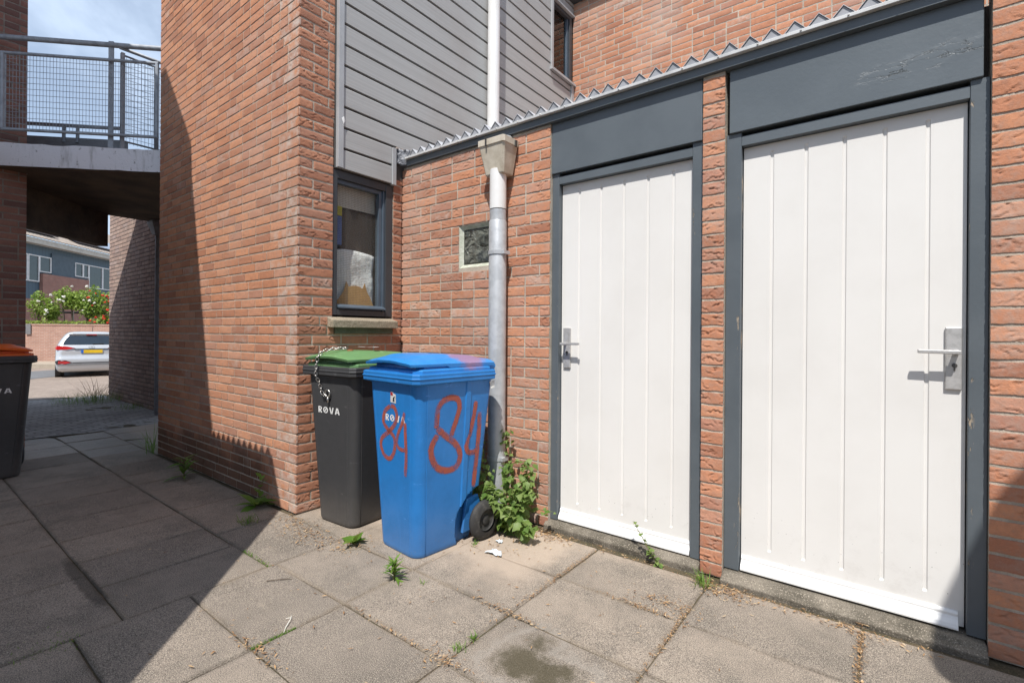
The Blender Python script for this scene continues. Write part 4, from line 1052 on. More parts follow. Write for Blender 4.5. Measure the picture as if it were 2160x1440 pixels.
def letters(parent, x0, zb, h, sf, tw):
    """R, O with a slanted leaf-shaped slash, V and A, bold"""
    mb = MB()
    def poly(pts): 
        V = [sf(x0 + x * tw, zb + y * h, .0010) for x, y in pts]; mb.add(V, [tuple(range(len(V)))])
    def bar(a, b, w):
        a, b = np.array(a), np.array(b); t = (b - a) / np.linalg.norm(b - a); nn = np.array([-t[1], t[0]]) * w / 2; poly([a - nn, b - nn, b + nn, a + nn])
    def arc(cx, cy, rx, ry, a0, a1, w, n=12):
        for i in range(n):
            p = [math.radians(a0 + (a1 - a0) * (i + d) / n) for d in (0, 1)]
            poly([(cx + rx * math.cos(p[0]), cy + ry * math.sin(p[0])), (cx + rx * math.cos(p[1]), cy + ry * math.sin(p[1])), (cx + (rx - w) * math.cos(p[1]), cy + (ry - w * 1.0) * math.sin(p[1])), (cx + (rx - w) * math.cos(p[0]), cy + (ry - w * 1.0) * math.sin(p[0]))])
    # R
    poly([(0, 0), (.17, 0), (.17, 1), (0, 1)]); arc(.22, .71, .33, .29, 90, -90, .16); poly([(.17, .84), (.22, .84), (.22, 1), (.17, 1)]); poly([(.17, .42), (.22, .42), (.22, .58), (.17, .58)]); bar((.24, .46), (.48, 0.0), .19)
    # O with slash
    arc(1.10, .5, .36, .5, 60, 250, .15); arc(1.10, .5, .36, .5, -120, 60, .15)
    poly([(.93, .12), (1.06, .30), (1.25, .62), (1.30, .90), (1.14, .74), (.96, .42)])
    # V
    bar((1.75, 1), (1.96, 0), .17); bar((2.24, 1), (2.03, 0), .17)
    # A
    bar((2.58, 0), (2.80, 1), .17); bar((3.10, 0), (2.88, 1), .17); poly([(2.68, .22), (3.02, .22), (3.00, .37), (2.70, .37)])
    return obj('logo_lettering', mb, M['white_print'], parent, local=True)
def make_bin(label, loc, rz, mb_, ml, group='wheeled bins'):
    t = thing('wheeled_bin', label, 'bin', loc, rz, group)
    body = obj('body', bin_body(), mb_, t, local=True, smooth=True, auto=.6)
    obj('rim', rim_mb(), mb_, body, local=True, bevel=.0015)
    obj('lid', lid_mb(), ml, t, local=True, smooth=True, auto=.55)
    wheel_parts(t)
    obj('handle', MB().tube([(-.17, .50, .955), (-.17, .562, .962), (.17, .562, .962), (.17, .50, .955)], .013, 10), mb_, t, local=True, smooth=True)
    for s in (-1, 1): obj('axle_bracket', MB().prism([(s * .150, .330, .05), (s * .150, .480, .06), (s * .150, .490, .14), (s * .150, .450, .25), (s * .150, .36, .24)], (s * .018, 0, 0)), mb_, t, local=True, bevel=.003)
    return t, body
bb, bbody = make_bin('blue wheeled bin with red number 84 sprayed on front and side', (-2.130, 1.748, 0), -.082, M['blue_plastic'], M['blue_lid'])
f8 = [(-.008, .803), (-.067, .768), (-.084, .707), (-.041, .669), (.007, .64), (.019, .599), (.002, .546), (-.038, .51), (-.088, .523), (-.118, .57), (-.102, .617), (-.042, .655), (.023, .707), (.045, .759), (.022, .799), (-.008, .803)]
f4 = [(.123, .782), (.097, .73), (.057, .669), (.036, .616), (.053, .583), (.100, .578), (.130, .592)]
f4b = [(.124, .729), (.126, .652), (.120, .545), (.104, .436)]
f4b = [(min(x, .118), z) for x, z in f4b]; f4 = [(min(x, .116), z) for x, z in f4]
s8a = [(.09, .69), (.092, .758), (.098, .8), (.123, .832), (.178, .849), (.231, .836), (.248, .791), (.233, .734), (.208, .671), (.196, .637)]
s8b = [(.092, .695), (.153, .647), (.222, .596), (.262, .544), (.266, .491), (.232, .454), (.166, .453), (.109, .479), (.075, .528), (.061, .58), (.074, .62), (.103, .658)]
s4 = [(.372, .815), (.362, .741), (.338, .639), (.312, .576), (.318, .536), (.357, .517), (.395, .528)]
s4b = [(.405, .75), (.404, .596), (.394, .443), (.382, .311)]
strokes(bb, 'sprayed_number', M['spray'], [(f8, .032, s_front), (f4, .028, s_front), (f4b, .032, s_front)])
strokes(bb, 'sprayed_number', M['spray'], [(s8a, .042, s_side), (s8b, .046, s_side), (s4, .040, s_side), (s4b, .042, s_side)])
letters(bb, -.062, .720, .036, s_front, .0565)
st = obj('sticker', MB().add([s_front(-.010, .824), s_front(.040, .820), s_front(.042, .868), s_front(.018, .874), s_front(.016, .880), s_front(-.008, .882)], [(0, 1, 2, 3, 4, 5)]), M['sticker'], bb, local=True)
obj('sticker_print', MB().add([s_front(-.007, .862, .0018), s_front(.015, .860, .0018), s_front(.014, .877, .0018), s_front(-.007, .879, .0018)], [(0, 1, 2, 3)]), M['sticker_red'], st, local=True)
obj('sticker_print', MB().add([s_front(.012, .828, .0018), s_front(.028, .830, .0018), s_front(.026, .846, .0018), s_front(.036, .858, .0018), s_front(.024, .855, .0018), s_front(.014, .850, .0018)], [(0, 1, 2, 3, 4, 5)]), M['sticker_black'], st, local=True)
obj('torn_label', MB().add([(.238, .470, .918), (.240, .512, .926), (.246, .505, .884), (.242, .478, .876)], [(0, 1, 2, 3)]), M['sticker'], bb, local=True)
kb, kbody = make_bin('black wheeled bin with green lid behind the blue bin', (-2.748, 1.760, 0), .066, M['black_plastic'], M['green_lid'])
letters(kb, -.120, .694, .040, s_front, .066)
obj('lid_lettering', MB().add([(-.02, .18, 1.1055), (.05, .18, 1.1055), (.05, .20, 1.106), (-.02, .20, 1.106)], [(0, 1, 2, 3)]).add([(.07, .18, 1.1055), (.085, .18, 1.1055), (.085, .23, 1.106), (.07, .23, 1.106)], [(0, 1, 2, 3)]).add([(.09, .215, 1.106), (.14, .215, 1.106), (.14, .23, 1.1065), (.09, .23, 1.1065)], [(0, 1, 2, 3)]).add([(.125, .18, 1.1055), (.14, .18, 1.1055), (.14, .214, 1.106), (.125, .214, 1.106)], [(0, 1, 2, 3)]), M['white_print'], kb, local=True)
obj('lid_bolt', MB().lathe([(.020, 0), (.020, .006), (.012, .009)], (.045, .075, 1.082), 'z', 16), M['rust'], kb, local=True)
ob, obody = make_bin('black wheeled bin with bright orange lid standing in the shade', (-5.645, .565, 0), 1.60, M['black_plastic'], M['orange_lid'])
letters(ob, -.10, .690, .040, s_front, .066)
# chain locked round the green lid
def chain(parent_t, path, L=.030, r=.0027):
    P = [Vector(p) for p in path]; D = [0]
    for a, b in zip(P[:-1], P[1:]): D.append(D[-1] + (b - a).length)
    def at(d):
        for i in range(len(P) - 1):
            if d <= D[i + 1]: return P[i].lerp(P[i + 1], (d - D[i]) / (D[i + 1] - D[i])), (P[i + 1] - P[i]).normalized()
        return P[-1], (P[-1] - P[-2]).normalized()
    mb = MB(); n = int(D[-1] / (L * .72))
    for k in range(n):
        c, t = at((k + .5) * D[-1] / n); up = Vector((0, -1, .3)) if abs(t.dot(Vector((0, -1, .3)).normalized())) < .9 else Vector((1, 0, 0))
        a = (up - t * up.dot(t)).normalized(); b = t.cross(a)
        s = (a if k % 2 else b) if True else a
        s = (a * math.cos(.5) + b * math.sin(.5)) if k % 2 else (b * math.cos(.5) - a * math.sin(.5))
        pts = []
        for i in range(12):
            an = 2 * PI * i / 12; pts.append(c + t * (math.cos(an) * L / 2 * (1.0)) + s * math.sin(an) * L * .30)
        mb.tube(pts, r, 6, closed=True)
    return mb
ch = thing('chain', 'silver link chain hanging from green lid over front of black bin', 'chain', (-2.748, 1.760, 0), .066)
obj('links', chain(ch, [(0.027, 0.06, 1.1), (-0.013, 0.0, 1.098), (-0.043, -0.06, 1.083), (-0.056, -0.088, 1.05), (-0.062, -0.094, 0.99), (-0.064, -0.096, 0.93), (-0.062, -0.072, 0.89), (-0.058, -0.06, 0.835), (-0.046, -0.056, 0.812), (-0.026, -0.054, 0.806)]), M['chain'], ch, local=True, smooth=True)
mb = MB(); mb.tube([(-.006 + .022 * math.cos(2 * PI * i / 20), -.052, .822 + .022 * math.sin(2 * PI * i / 20)) for i in range(20)], .0055, 8, closed=True); mb.box(-.013, .002, -.056, -.044, .765, .800)
obj('padlock_ring', mb, M['chain'], ch, local=True, smooth=True)

# ================================================================== PLANTS AND LITTER
def leaf_shape(L, W, fold=.25, curl=.3, n=5, serr=0.):
    """points of a leaf along +x, rows of (left, mid, right)"""
    rows = []
    for i in range(n + 1):
        t = i / n; w = W * .5 * math.sin(PI * min(1, t * .93 + .05)) ** .8 * (1 if t < .45 else (1 - ((t - .45) / .55) ** 1.8 * .9)) * (1 + (serr if i % 2 else -serr))
        x = L * t; z = -curl * L * t * t
        rows.append(((x, w, z + fold * w), (x, 0, z), (x, -w, z + fold * w)))
    return rows
class Leaves:
    def __init__(s): s.V = []; s.F = []; s.A = []
    def leaf(s, p, yaw_, pitch, roll_, L, W, col, **k):
        R = Matrix.Rotation(yaw_, 3, 'Z') @ Matrix.Rotation(-pitch, 3, 'Y') @ Matrix.Rotation(roll_, 3, 'X'); b = len(s.V); rows = leaf_shape(L, W, **k)
        for r in rows:
            for q in r: s.V.append(tuple(Vector(p) + R @ Vector(q))); s.A.append(col)
        for i in range(len(rows) - 1):
            for j in (0, 1): s.F.append((b + i * 3 + j, b + i * 3 + j + 1, b + (i + 1) * 3 + j + 1, b + (i + 1) * 3 + j))
    def obj(s, name, mat, parent=None, smooth=True): return obj(name, (s.V, s.F, [0] * len(s.F)), mat, parent, smooth=smooth, attrs={'brnd': s.A})
def rosette(label, loc, n, L, W, pitch=(.2, 1.2), seed=0, name='weed', cat='weed', group=None, curl=.35, stem=0., mat='weed'):
    rg = random.Random(seed); t = thing(name, label, cat, loc, 0, group); lv = Leaves()
    for i in range(n):
        a = i * 2.4 + rg.uniform(-.4, .4); h = stem * (i / max(1, n - 1))
        l = L * rg.uniform(.6, 1.1) * (1 - .35 * h / (stem + 1e-6) if stem else 1)
        lv.leaf((loc[0] + rg.uniform(-.006, .006), loc[1] + rg.uniform(-.006, .006), loc[2] + .004 + h), a, rg.uniform(*pitch), rg.uniform(-.3, .3), l, W * rg.uniform(.7, 1.1), rg.random(), curl=curl)
    lv.obj('leaves', M[mat], t)
    if stem: obj('stem', MB().tube([(loc[0], loc[1], loc[2] - .01), (loc[0] + .004, loc[1], loc[2] + stem)], [.004, .002], 6), M['stem'], t)
    return t
def clump(label, loc, n, h, spread, seed, group=None, name='grass_tuft', cat='grass', mat='weed', w=.004):
    rg = random.Random(seed); lv = Leaves()
    for i in range(n):
        a = rg.uniform(0, 6.28); d = spread * rg.random() ** .7
        lv.leaf((loc[0] + d * math.cos(a), loc[1] + d * math.sin(a), loc[2] - .004), rg.uniform(0, 6.28), rg.uniform(.7, 1.5), 0, h * rg.uniform(.4, 1.1), w, rg.random(), curl=rg.uniform(.1, .7), n=4)
    o = lv.obj(name, M[mat]); return tag(o, label, cat, group)
G_W = 'weeds growing from the paving joints'
rosette('tall dark weed with narrow leaves in shade at foot of big brick wall', (-4.56, 1.545, 0), 22, .16, .030, (.1, .9), 1, group=G_W, stem=.16)
rosette('broad leaved weed with one upright leaf beside the shadowed brick corner', (-3.44, 1.60, 0), 9, .17, .060, (.15, .7), 2, group=G_W)
lv = Leaves(); rg = random.Random(3)
for i in range(9): lv.leaf((-3.40, 1.61, .03 + .022 * i), i * 1.2, .75, 0, .055, .034, rg.random())
lv.obj('leaves', M['weed'], [o for o in COL.objects if o.get('label', '').startswith('broad leaved')][0])
clump('low grassy tuft in the shade near the brick corner', (-3.19, 1.44, 0), 60, .07, .06, 4)
rosette('light green broad leaved weed in front of the black bin', (-2.40, 1.665, 0), 7, .115, .055, (.35, 1.25), 25, group=G_W)
rosette('spiky pale green weed standing alone in front of the blue bin', (-1.897, 1.54, 0), 34, .085, .015, (.2, 1.3), 6, group=G_W, stem=.08)
clump('tiny green shoot in a paving joint right of the spiky weed', (-1.755, 1.60, 0), 10, .035, .012, 7)
clump('small sprout beside the wheel of the blue bin', (-1.86, 2.08, 0), 16, .05, .02, 17)
clump('grass tuft at the foot of the brick pillar between the doors', (-.700, 2.415, 0), 44, .10, .035, 8)
clump('small green tuft in joint near the olive stain', (-1.287, 1.442, 0), 22, .035, .018, 9)
clump('second small mossy tuft in the joint nearer the camera', (-1.289, 1.362, 0), 30, .03, .03, 10, w=.003)
for i, (x, y) in enumerate([(-1.89, .955), (-1.90, 1.02), (-1.90, .905)]): pass
mb_l = Leaves(); rg = random.Random(12)
for i in range(240):
    t = rg.random(); mb_l.leaf((-1.905 + rg.uniform(-.006, .006), .875 + .17 * t, -.006), rg.uniform(0, 6.28), rg.uniform(.3, 1.4), 0, rg.uniform(.008, .018), .0025, rg.random(), n=2)
for i in range(160):
    t = rg.random(); mb_l.leaf((-2.80 + .30 * t + rg.gauss(0, .01), 1.236 + rg.gauss(0, .006), -.006), rg.uniform(0, 6.28), rg.uniform(.3, 1.4), 0, rg.uniform(.008, .022), .003, rg.random(), n=2)
for i in range(200):
    t = rg.random(); mb_l.leaf((-2.53 + rg.gauss(0, .05), .30 + .2 * t, -.006), rg.uniform(0, 6.28), rg.uniform(.3, 1.4), 0, rg.uniform(.008, .022), .003, rg.random(), n=2)
tag(mb_l.obj('moss', M['weed']), 'green moss in the joints between paving slabs', 'moss', kind='stuff')
# straggling plant at the first door
t = thing('weed', 'thin trailing weed with small leaves leaning on the further white door sill', 'weed', (-.952, 2.50, 0), 0, G_W)
path = [(-.945, 2.500, 0), (-.985, 2.490, .05), (-1.02, 2.495, .10), (-1.06, 2.500, .15), (-1.085, 2.505, .19)]
obj('stem', MB().tube(path, [.003, .0025, .002, .002, .001], 6), M['stem'], t); lv = Leaves(); rg = random.Random(5)
for i in range(30):
    k = rg.random() ** 1.3 * 3.99; a = Vector(path[int(k)]).lerp(Vector(path[int(k) + 1]), k % 1)
    lv.leaf(a, rg.uniform(0, 6.28), rg.uniform(-.2, .9), rg.uniform(-.5, .5), rg.uniform(.020, .036) * (1.15 - .12 * k), .022, rg.random(), serr=.15)
lv.obj('leaves', M['leaf'], t)
# bush round the drain pipe
t = thing('bush', 'leafy green bush climbing up beside the drainpipe against shed wall', 'bush', (-1.86, 2.40, 0)); lv = Leaves(); sm = MB(); rg = random.Random(9)
def shoot(pts, n, s0, s1, seed, dens=1.):
    rg = random.Random(seed); P = [Vector(p) for p in pts]; sm.tube(P, [.0055 * (1 - .75 * i / (len(P) - 1)) for i in range(len(P))], 6)
    for i in range(int(n * 1.5)):
        k = rg.random() * (len(P) - 1.001); a = P[int(k)].lerp(P[int(k) + 1], k % 1); f = k / (len(P) - 1)
        a = a + Vector((rg.gauss(0, .022), rg.gauss(0, .018) - .006, rg.gauss(0, .016)))
        if a.y > 2.535: a.y = 2.535 - rg.random() * .03
        L = (s0 + (s1 - s0) * f) * rg.uniform(.45, 1.15)
        lv.leaf(a, rg.uniform(-2.6, .2), rg.uniform(-.9, .55), rg.uniform(-.6, .6), L, L * rg.uniform(.75, .95), min(1, max(0, rg.gauss(.5, .28))), fold=.22, curl=.35, n=6, serr=.16)
shoot([(-1.86, 2.46, 0), (-1.87, 2.47, .18), (-1.90, 2.48, .36), (-1.93, 2.48, .50), (-1.945, 2.47, .58)], 50, .050, .030, 1)
shoot([(-1.85, 2.45, 0), (-1.80, 2.46, .15), (-1.775, 2.46, .30), (-1.76, 2.47, .42)], 64, .055, .042, 2)
shoot([(-1.87, 2.42, 0), (-1.96, 2.36, .14), (-2.03, 2.33, .30), (-2.06, 2.34, .46), (-2.07, 2.35, .52)], 56, .050, .036, 3)
shoot([(-1.86, 2.40, 0), (-1.92, 2.32, .14), (-1.94, 2.28, .28), (-1.96, 2.28, .36)], 60, .050, .040, 4)
shoot([(-1.85, 2.40, .0), (-1.80, 2.32, .08), (-1.77, 2.28, .15), (-1.74, 2.25, .17)], 44, .075, .055, 5)
shoot([(-1.84, 2.42, .0), (-1.76, 2.40, .12), (-1.71, 2.38, .24), (-1.68, 2.38, .27)], 48, .060, .045, 6)
shoot([(-1.84, 2.43, .05), (-1.74, 2.43, .12), (-1.66, 2.44, .145), (-1.58, 2.44, .15)], 16, .045, .040, 7)
shoot([(-1.88, 2.38, 0), (-1.87, 2.28, .12), (-1.86, 2.24, .22), (-1.85, 2.25, .30)], 60, .060, .048, 8)
shoot([(-1.86, 2.40, 0), (-1.84, 2.34, .16), (-1.83, 2.36, .30), (-1.86, 2.40, .40)], 60, .055, .04, 10)
shoot([(-1.85, 2.42, 0), (-1.74, 2.33, .07), (-1.66, 2.30, .10), (-1.62, 2.28, .09)], 46, .075, .060, 11)
shoot([(-1.86, 2.42, 0), (-1.80, 2.36, .12), (-1.74, 2.36, .24), (-1.72, 2.38, .33)], 60, .060, .048, 12)
shoot([(-1.88, 2.40, 0), (-1.95, 2.30, .10), (-1.98, 2.26, .2), (-2.0, 2.27, .27)], 50, .055, .042, 13)
lv.obj('leaves', M['leaf'], t); obj('stems', sm, M['stem'], t)
# dry leaf litter
V = []; F = []; A = []; rg = random.Random(31)
def flake(x, y, s):
    a = rg.uniform(0, 6.28); w = s * rg.uniform(.10, .30); b = len(V); z = .0045 + rg.random() * .004; c = rg.random()
    e = Vector((math.cos(a), math.sin(a), rg.uniform(-.15, .25))); f = Vector((-e.y, e.x, rg.uniform(-.3, .3)))
    o = Vector((x, y, z + s * .12))
    for q in (o - e * s, o + f * w, o + e * s, o - f * w): V.append((q.x, q.y, max(q.z, .0015))); A.append(c)
    F.append((b, b + 1, b + 2)); F.append((b, b + 2, b + 3))
for (x, y, sx_, sy_, n, s) in [(-2.74, 1.56, .16, .05, 230, .012), (-2.40, 1.64, .07, .06, 150, .010), (-2.93, 1.64, .09, .03, 90, .010), (-1.70, 2.40, .12, .10, 260, .011), (-1.58, 2.44, .09, .035, 160, .011), (-.60, 2.425, .07, .035, 240, .011), (-.78, 2.16, .09, .03, 150, .009), (-.86, 2.06, .10, .012, 130, .009), (-.685, 1.95, .008, .16, 150, .008), (-.10, 2.43, .10, .018, 110, .011), (-.08, 2.25, .010, .16, 190, .009), (-1.285, 2.05, .010, .28, 200, .008), (-1.285, 1.66, .09, .012, 110, .009), (-1.60, 1.27, .22, .010, 70, .009), (-1.29, 1.27, .06, .03, 70, .010), (-.4, 2.455, .25, .012, 130, .008), (-1.2, 2.47, .25, .015, 120, .008), (-1.9, .88, .10, .02, 60, .012), (-1.5, 1.8, .55, .40, 70, .011), (-2.2, 1.2, .5, .3, 36, .011), (-.9, 1.8, .5, .3, 40, .010), (-3.2, 1.0, .8, .4, 18, .012), (-1.85, 2.1, .18, .05, 70, .009)]:
    for i in range(int(n * 1.2)): flake(rg.gauss(x, sx_), min(2.50, rg.gauss(y, sy_)), s * rg.uniform(.3, 1.3))
tag(obj('leaf_litter', (V, F, [0] * len(F)), M['litter'], attrs={'brnd': A}), 'dry brown leaf flakes lying in the joints and by the walls', 'leaf litter', kind='stuff')
def crumple(name, loc, s, seed, label, cat, flat=.25):
    rg = random.Random(seed); V = []; F = []; n = 7
    for j in range(n):
        for i in range(n):
            u, v = i / (n - 1) - .5, j / (n - 1) - .5; r = 1 + .22 * math.sin(3 * math.atan2(v, u) + seed)
            V.append((loc[0] + u * s * r, loc[1] + v * s * .6 * r, .004 + abs(rg.gauss(0, s * flat)) + s * .05))
    for j in range(n - 1):
        for i in range(n - 1):
            if (i, j) not in ((5, 0), (0, 5), (5, 5), (4, 5), (5, 4)): F.append((j * n + i, j * n + i + 1, (j + 1) * n + i + 1, (j + 1) * n + i))
    o = obj(name, (V, F, [0] * len(F)), M['paper']); s_ = o.modifiers.new('Solidify', 'SOLIDIFY'); s_.thickness = .0012; return tag(o, label, cat)
crumple('paper_scrap', (-1.690, 2.06), .085, 3, 'torn scrap of pale blue paper on paving right of the bin wheel', 'litter', .10)
crumple('paper_scrap', (-1.765, 2.19), .045, 5, 'small white paper scrap under the bush behind the bin wheel', 'litter', .12)
tag(obj('twig', MB().tube([(-2.36, 1.15, .006), (-2.33, 1.18, .009), (-2.30, 1.225, .006), (-2.285, 1.24, .005)], [.0022, .002, .0018, .001], 6), M['wood_dark']), 'thin dark twig lying on the sunlit paving near the shadow edge', 'twig')
mb = MB(); mb.tube([(-1.99, 1.075, .005), (-1.965, 1.06, .010), (-1.93, 1.02, .006), (-1.90, .995, .005)], [.0012, .0016, .0016, .0006], 5); mb.tube([(-1.972, 1.063, .009), (-1.985, 1.05, .007)], .001, 5)
tag(obj('straw', mb, M['petal_white']), 'short white straw curling on the sunlit paving', 'straw')

# ================================================================== LEFT BUILDING, WALKWAY, PASSAGE
lb = thing('brick_building', 'tall dark brick building in shade at the left edge behind the orange lidded bin', 'building', (-6.94, .93, 0))
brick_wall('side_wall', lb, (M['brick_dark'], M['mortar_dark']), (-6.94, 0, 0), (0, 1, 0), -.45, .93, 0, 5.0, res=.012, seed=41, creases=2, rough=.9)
GP = [(-6.965, 0), (-6.965, 7.0), (-8.0, 6.95), (-8.93, 5.92), (-10.35, 4.43), (-10.74, 2.5), (-11.9, 1.35), (-11.9, 0)]
obj('shadow_gable', MB().prism([(x, .915, z) for x, z in GP], (0, -1.30, 0)), M['block_brick'], lb)  # unseen gable, outline shaped to cast the slanted shade on the passage wall
fw = thing('brick_wall', 'brick wall at the end of the passage, half sunlit and half in shade', 'wall', (-9.7, 2.57, 0))
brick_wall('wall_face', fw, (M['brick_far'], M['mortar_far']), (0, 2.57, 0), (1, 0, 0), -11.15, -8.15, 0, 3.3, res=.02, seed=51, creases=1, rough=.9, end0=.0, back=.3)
wk = thing('walkway', 'raised concrete walkway with white painted edge bridging the passage', 'walkway', (-6.8, 1.6, 2.78))
mb = MB(); rg = random.Random(8)
edge = []
nE = 40
for i in range(nE + 1):
    t = i / nE; edge.append((-6.935 + 1.272 * t, .565 + 1.272 * t))
rest = [(-5.663, 2.555), (-8.49, 2.555), (-8.49, 1.94), (-7.485, .935), (-6.935, .935)]
# slab with a ragged painted front
V = []; F = []
front_top = [(x, y, 3.0 + rg.uniform(-.012, .004)) for x, y in edge]; front_bot = [(x, y, 2.782 + rg.uniform(-.004, .004)) for x, y in edge]
top = front_top + [(x, y, 3.0) for x, y in rest]; bot = front_bot + [(x, y, 2.78) for x, y in rest]
n = len(top); V = bot + top
F = [tuple(range(n - 1, -1, -1)), tuple(range(n, 2 * n))] + [(i, (i + 1) % n, n + (i + 1) % n, n + i) for i in range(n)]
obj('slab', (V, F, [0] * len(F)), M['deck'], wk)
obj('beam', MB().prism([(-8.486, 1.938, 2.35), (-7.45, .902, 2.35), (-7.55, .802, 2.35), (-8.586, 1.838, 2.35)], (0, 0, .60)), M['deck'], wk)
obj('parapet', MB().prism([(-7.60, 1.00, 3.001), (-6.90, 1.70, 3.001), (-6.97, 1.77, 3.001), (-7.67, 1.07, 3.001)], (0, 0, .355)), M['concrete_grey'], wk)
dv = Vector((1, 1, 0)).normalized(); on = Vector((1, -1, 0)).normalized(); S0 = Vector((-6.78, .72, 0))
def onf(s, z, o=0.): p = S0 + dv * s + on * o; return (p.x, p.y, z)
rl = thing('railing', 'galvanised railing with wire mesh panel along the front of the walkway', 'railing', (-6.3, 1.2, 3.0))
obj('handrail', MB().tube([onf(-.20, 4.012), onf(1.56, 4.012)], .0245, 14), M['galv_rail'], rl, smooth=True, auto=.8)
obj('panel_frame', MB().tube([onf(.03, 3.848, .03), onf(1.417, 3.848, .03)], .0155, 10).tube([onf(.03, 3.118, .03), onf(1.417, 3.118, .03)], .0155, 10).tube([onf(.045, 3.118, .03), onf(.045, 3.848, .03)], .021, 8).tube([onf(1.405, 3.118, .03), onf(1.405, 3.848, .03)], .017, 8), M['galv_rail'], rl)
mb = MB()
for k in range(1, 47): s = .045 + 1.36 * k / 47; mb.tube([onf(s, 3.125, .028), onf(s, 3.49, .0285), onf(s, 3.84, .028)], .0019, 5)
for k in range(1, 13): z = 3.118 + .73 * k / 13; mb.tube([onf(.05, z, .0315), onf(1.40, z, .0315)], .0023, 5)
obj('wire_mesh', mb, M['galv_rail'], rl)
def fbar(s, z0, z1, w=.045, d=.012):
    return MB().prism([onf(s - w / 2, z0, -d), onf(s + w / 2, z0, -d), onf(s + w / 2, z0, 0), onf(s - w / 2, z0, 0)], (0, 0, z1 - z0))
obj('post', fbar(.968, 3.0, 4.05), M['galv_rail'], rl)
obj('post', fbar(-.15, 3.0, 4.0), M['galv_rail'], rl)
r2 = thing('railing', 'second mesh railing running back along the walkway beside the brick building', 'railing', (-6.04, 2.0, 3.0))
obj('handrail', MB().tube([(-6.04, 1.46, 3.995), (-6.04, 2.54, 3.995)], .017, 10), M['galv_rail'], r2, smooth=True)
obj('post', MB().box(-6.062, -6.022, 1.470, 1.500, 3.0, 3.95), M['galv_rail'], r2)
obj('post', MB().box(-6.062, -6.022, 1.755, 1.785, 3.0, 3.93), M['galv_rail'], r2)
obj('panel_frame', MB().tube([(-6.04, 1.485, 3.08), (-6.04, 1.485, 3.93), (-6.04, 2.53, 3.93), (-6.04, 2.53, 3.08)], .012, 8, closed=True), M['galv_rail'], r2)
mb = MB()
for k in range(1, 34): y = 1.485 + .031 * k; mb.tube([(-6.04, y, 3.06), (-6.04, y, 3.93)], .0019, 5)
for k in range(1, 14): mb.tube([(-6.044, 1.49, 3.06 + .064 * k), (-6.044, 2.53, 3.06 + .064 * k)], .0022, 5)
obj('wire_mesh', mb, M['galv_rail'], r2)
r3 = thing('railing', 'round rail on short posts above the grey parapet at the back of the walkway', 'railing', (-7.2, 1.4, 3.35))
mb = MB().tube([(-7.62, .98, 3.487), (-6.915, 1.685, 3.487)], .021, 10); obj('handrail', mb, M['galv_rail'], r3, smooth=True)
for s in (.42, .56): 
    x = -7.62 + .705 * s; y = .98 + .705 * s
    obj('post', MB().tube([(x, y, 3.30), (x, y, 3.47)], .017, 8), M['galv_rail'], r3)
fp = thing('drainpipe', 'blue grey drainpipe with hopper on the shaded wall under the walkway', 'drainpipe', (-8.36, 2.50, 0))
obj('pipe', MB().tube([(-8.36, 2.495, 0), (-8.36, 2.495, 2.62)], .048, 14), M['galv_rail'], fp, smooth=True, auto=.8)
obj('hopper', MB().loft([ring4(-8.43, -8.29, 2.43, 2.56, 2.58), ring4(-8.49, -8.24, 2.38, 2.56, 2.74), ring4(-8.49, -8.24, 2.38, 2.56, 2.775)]), M['galv_rail'], fp)
clump('long grass at the sunlit end of the passage by the brick wall corner', (-10.55, 2.20, 0), 420, .26, .50, 61, name='grass_clump')
clump('tall dry seed stalks among grass at the passage wall corner', (-10.75, 2.32, 0), 46, .62, .20, 62, name='seed_stalks', cat='weeds', mat='litter', w=.007)
clump('dark grass clump in shade below the drainpipe in the passage', (-9.25, 2.42, 0), 140, .14, .30, 63, name='grass_clump')
clump('dry wispy stalks at the left foot of the big brick building', (-5.72, 1.66, 0), 40, .34, .06, 64, name='seed_stalks', cat='weeds', w=.005)

# ================================================================== STREET BEYOND THE PASSAGE
car = thing('parked_car', 'silver hatchback parked in the street seen from behind through the passage', 'car', (-20.35, 4.26, -.29), math.radians(80.4))
def plan(w, y0, y1, z, r=.16, n=5):
    P = []
    for cx, cy, a0 in ((w - r, y0 + r, -90), (w - r, y1 - r * 1.6, 0), (-w + r, y1 - r * 1.6, 90), (-w + r, y0 + r, 180)):
        for k in range(n + 1):
            a = math.radians(a0 + 90 * k / n); P.append((cx + r * math.cos(a), cy + (r if cy < 1 else r * 1.6) * math.sin(a), z))
    return P
CL = [(.17, .76, .12, 3.9), (.22, .82, .05, 3.97), (.30, .85, .012, 4.02), (.42, .865, .0, 4.03), (.56, .868, .0, 4.02), (.62, .866, .02, 4.0), (.66, .864, .045, 3.98), (.76, .862, .055, 3.93), (.86, .858, .055, 3.75), (.95, .845, .085, 3.35), (1.02, .82, .13, 3.02), (1.10, .785, .18, 2.86), (1.22, .72, .255, 2.60), (1.33, .65, .325, 2.33), (1.39, .59, .33, 2.12), (1.43, .52, .40, 1.95), (1.45, .36, .55, 1.8)]
def rear_y(z):
    for a, b in zip(CL[:-1], CL[1:]):
        if a[0] <= z <= b[0]: t = (z - a[0]) / (b[0] - a[0]); return a[2] + (b[2] - a[2]) * t
    return CL[-1][2]
body = obj('body', MB().loft([plan(w, a, b, z) for z, w, a, b in CL]), M['car_silver'], car, local=True, smooth=True, auto=.7)
def patch(pts, off=.012):
    return MB().prism([(x, rear_y(z) - off, z) for x, z in pts], (0, off + .02, 0))
obj('rear_window', patch([(-.70, 1.035), (.70, 1.035), (.655, 1.14), (.555, 1.315), (-.555, 1.315), (-.655, 1.14)], .012), M['car_glass'], car, local=True)
obj('wiper', MB().tube([(.02, rear_y(1.05) - .02, 1.05), (.30, rear_y(1.07) - .025, 1.065)], .012, 6), M['car_black'], car, local=True)
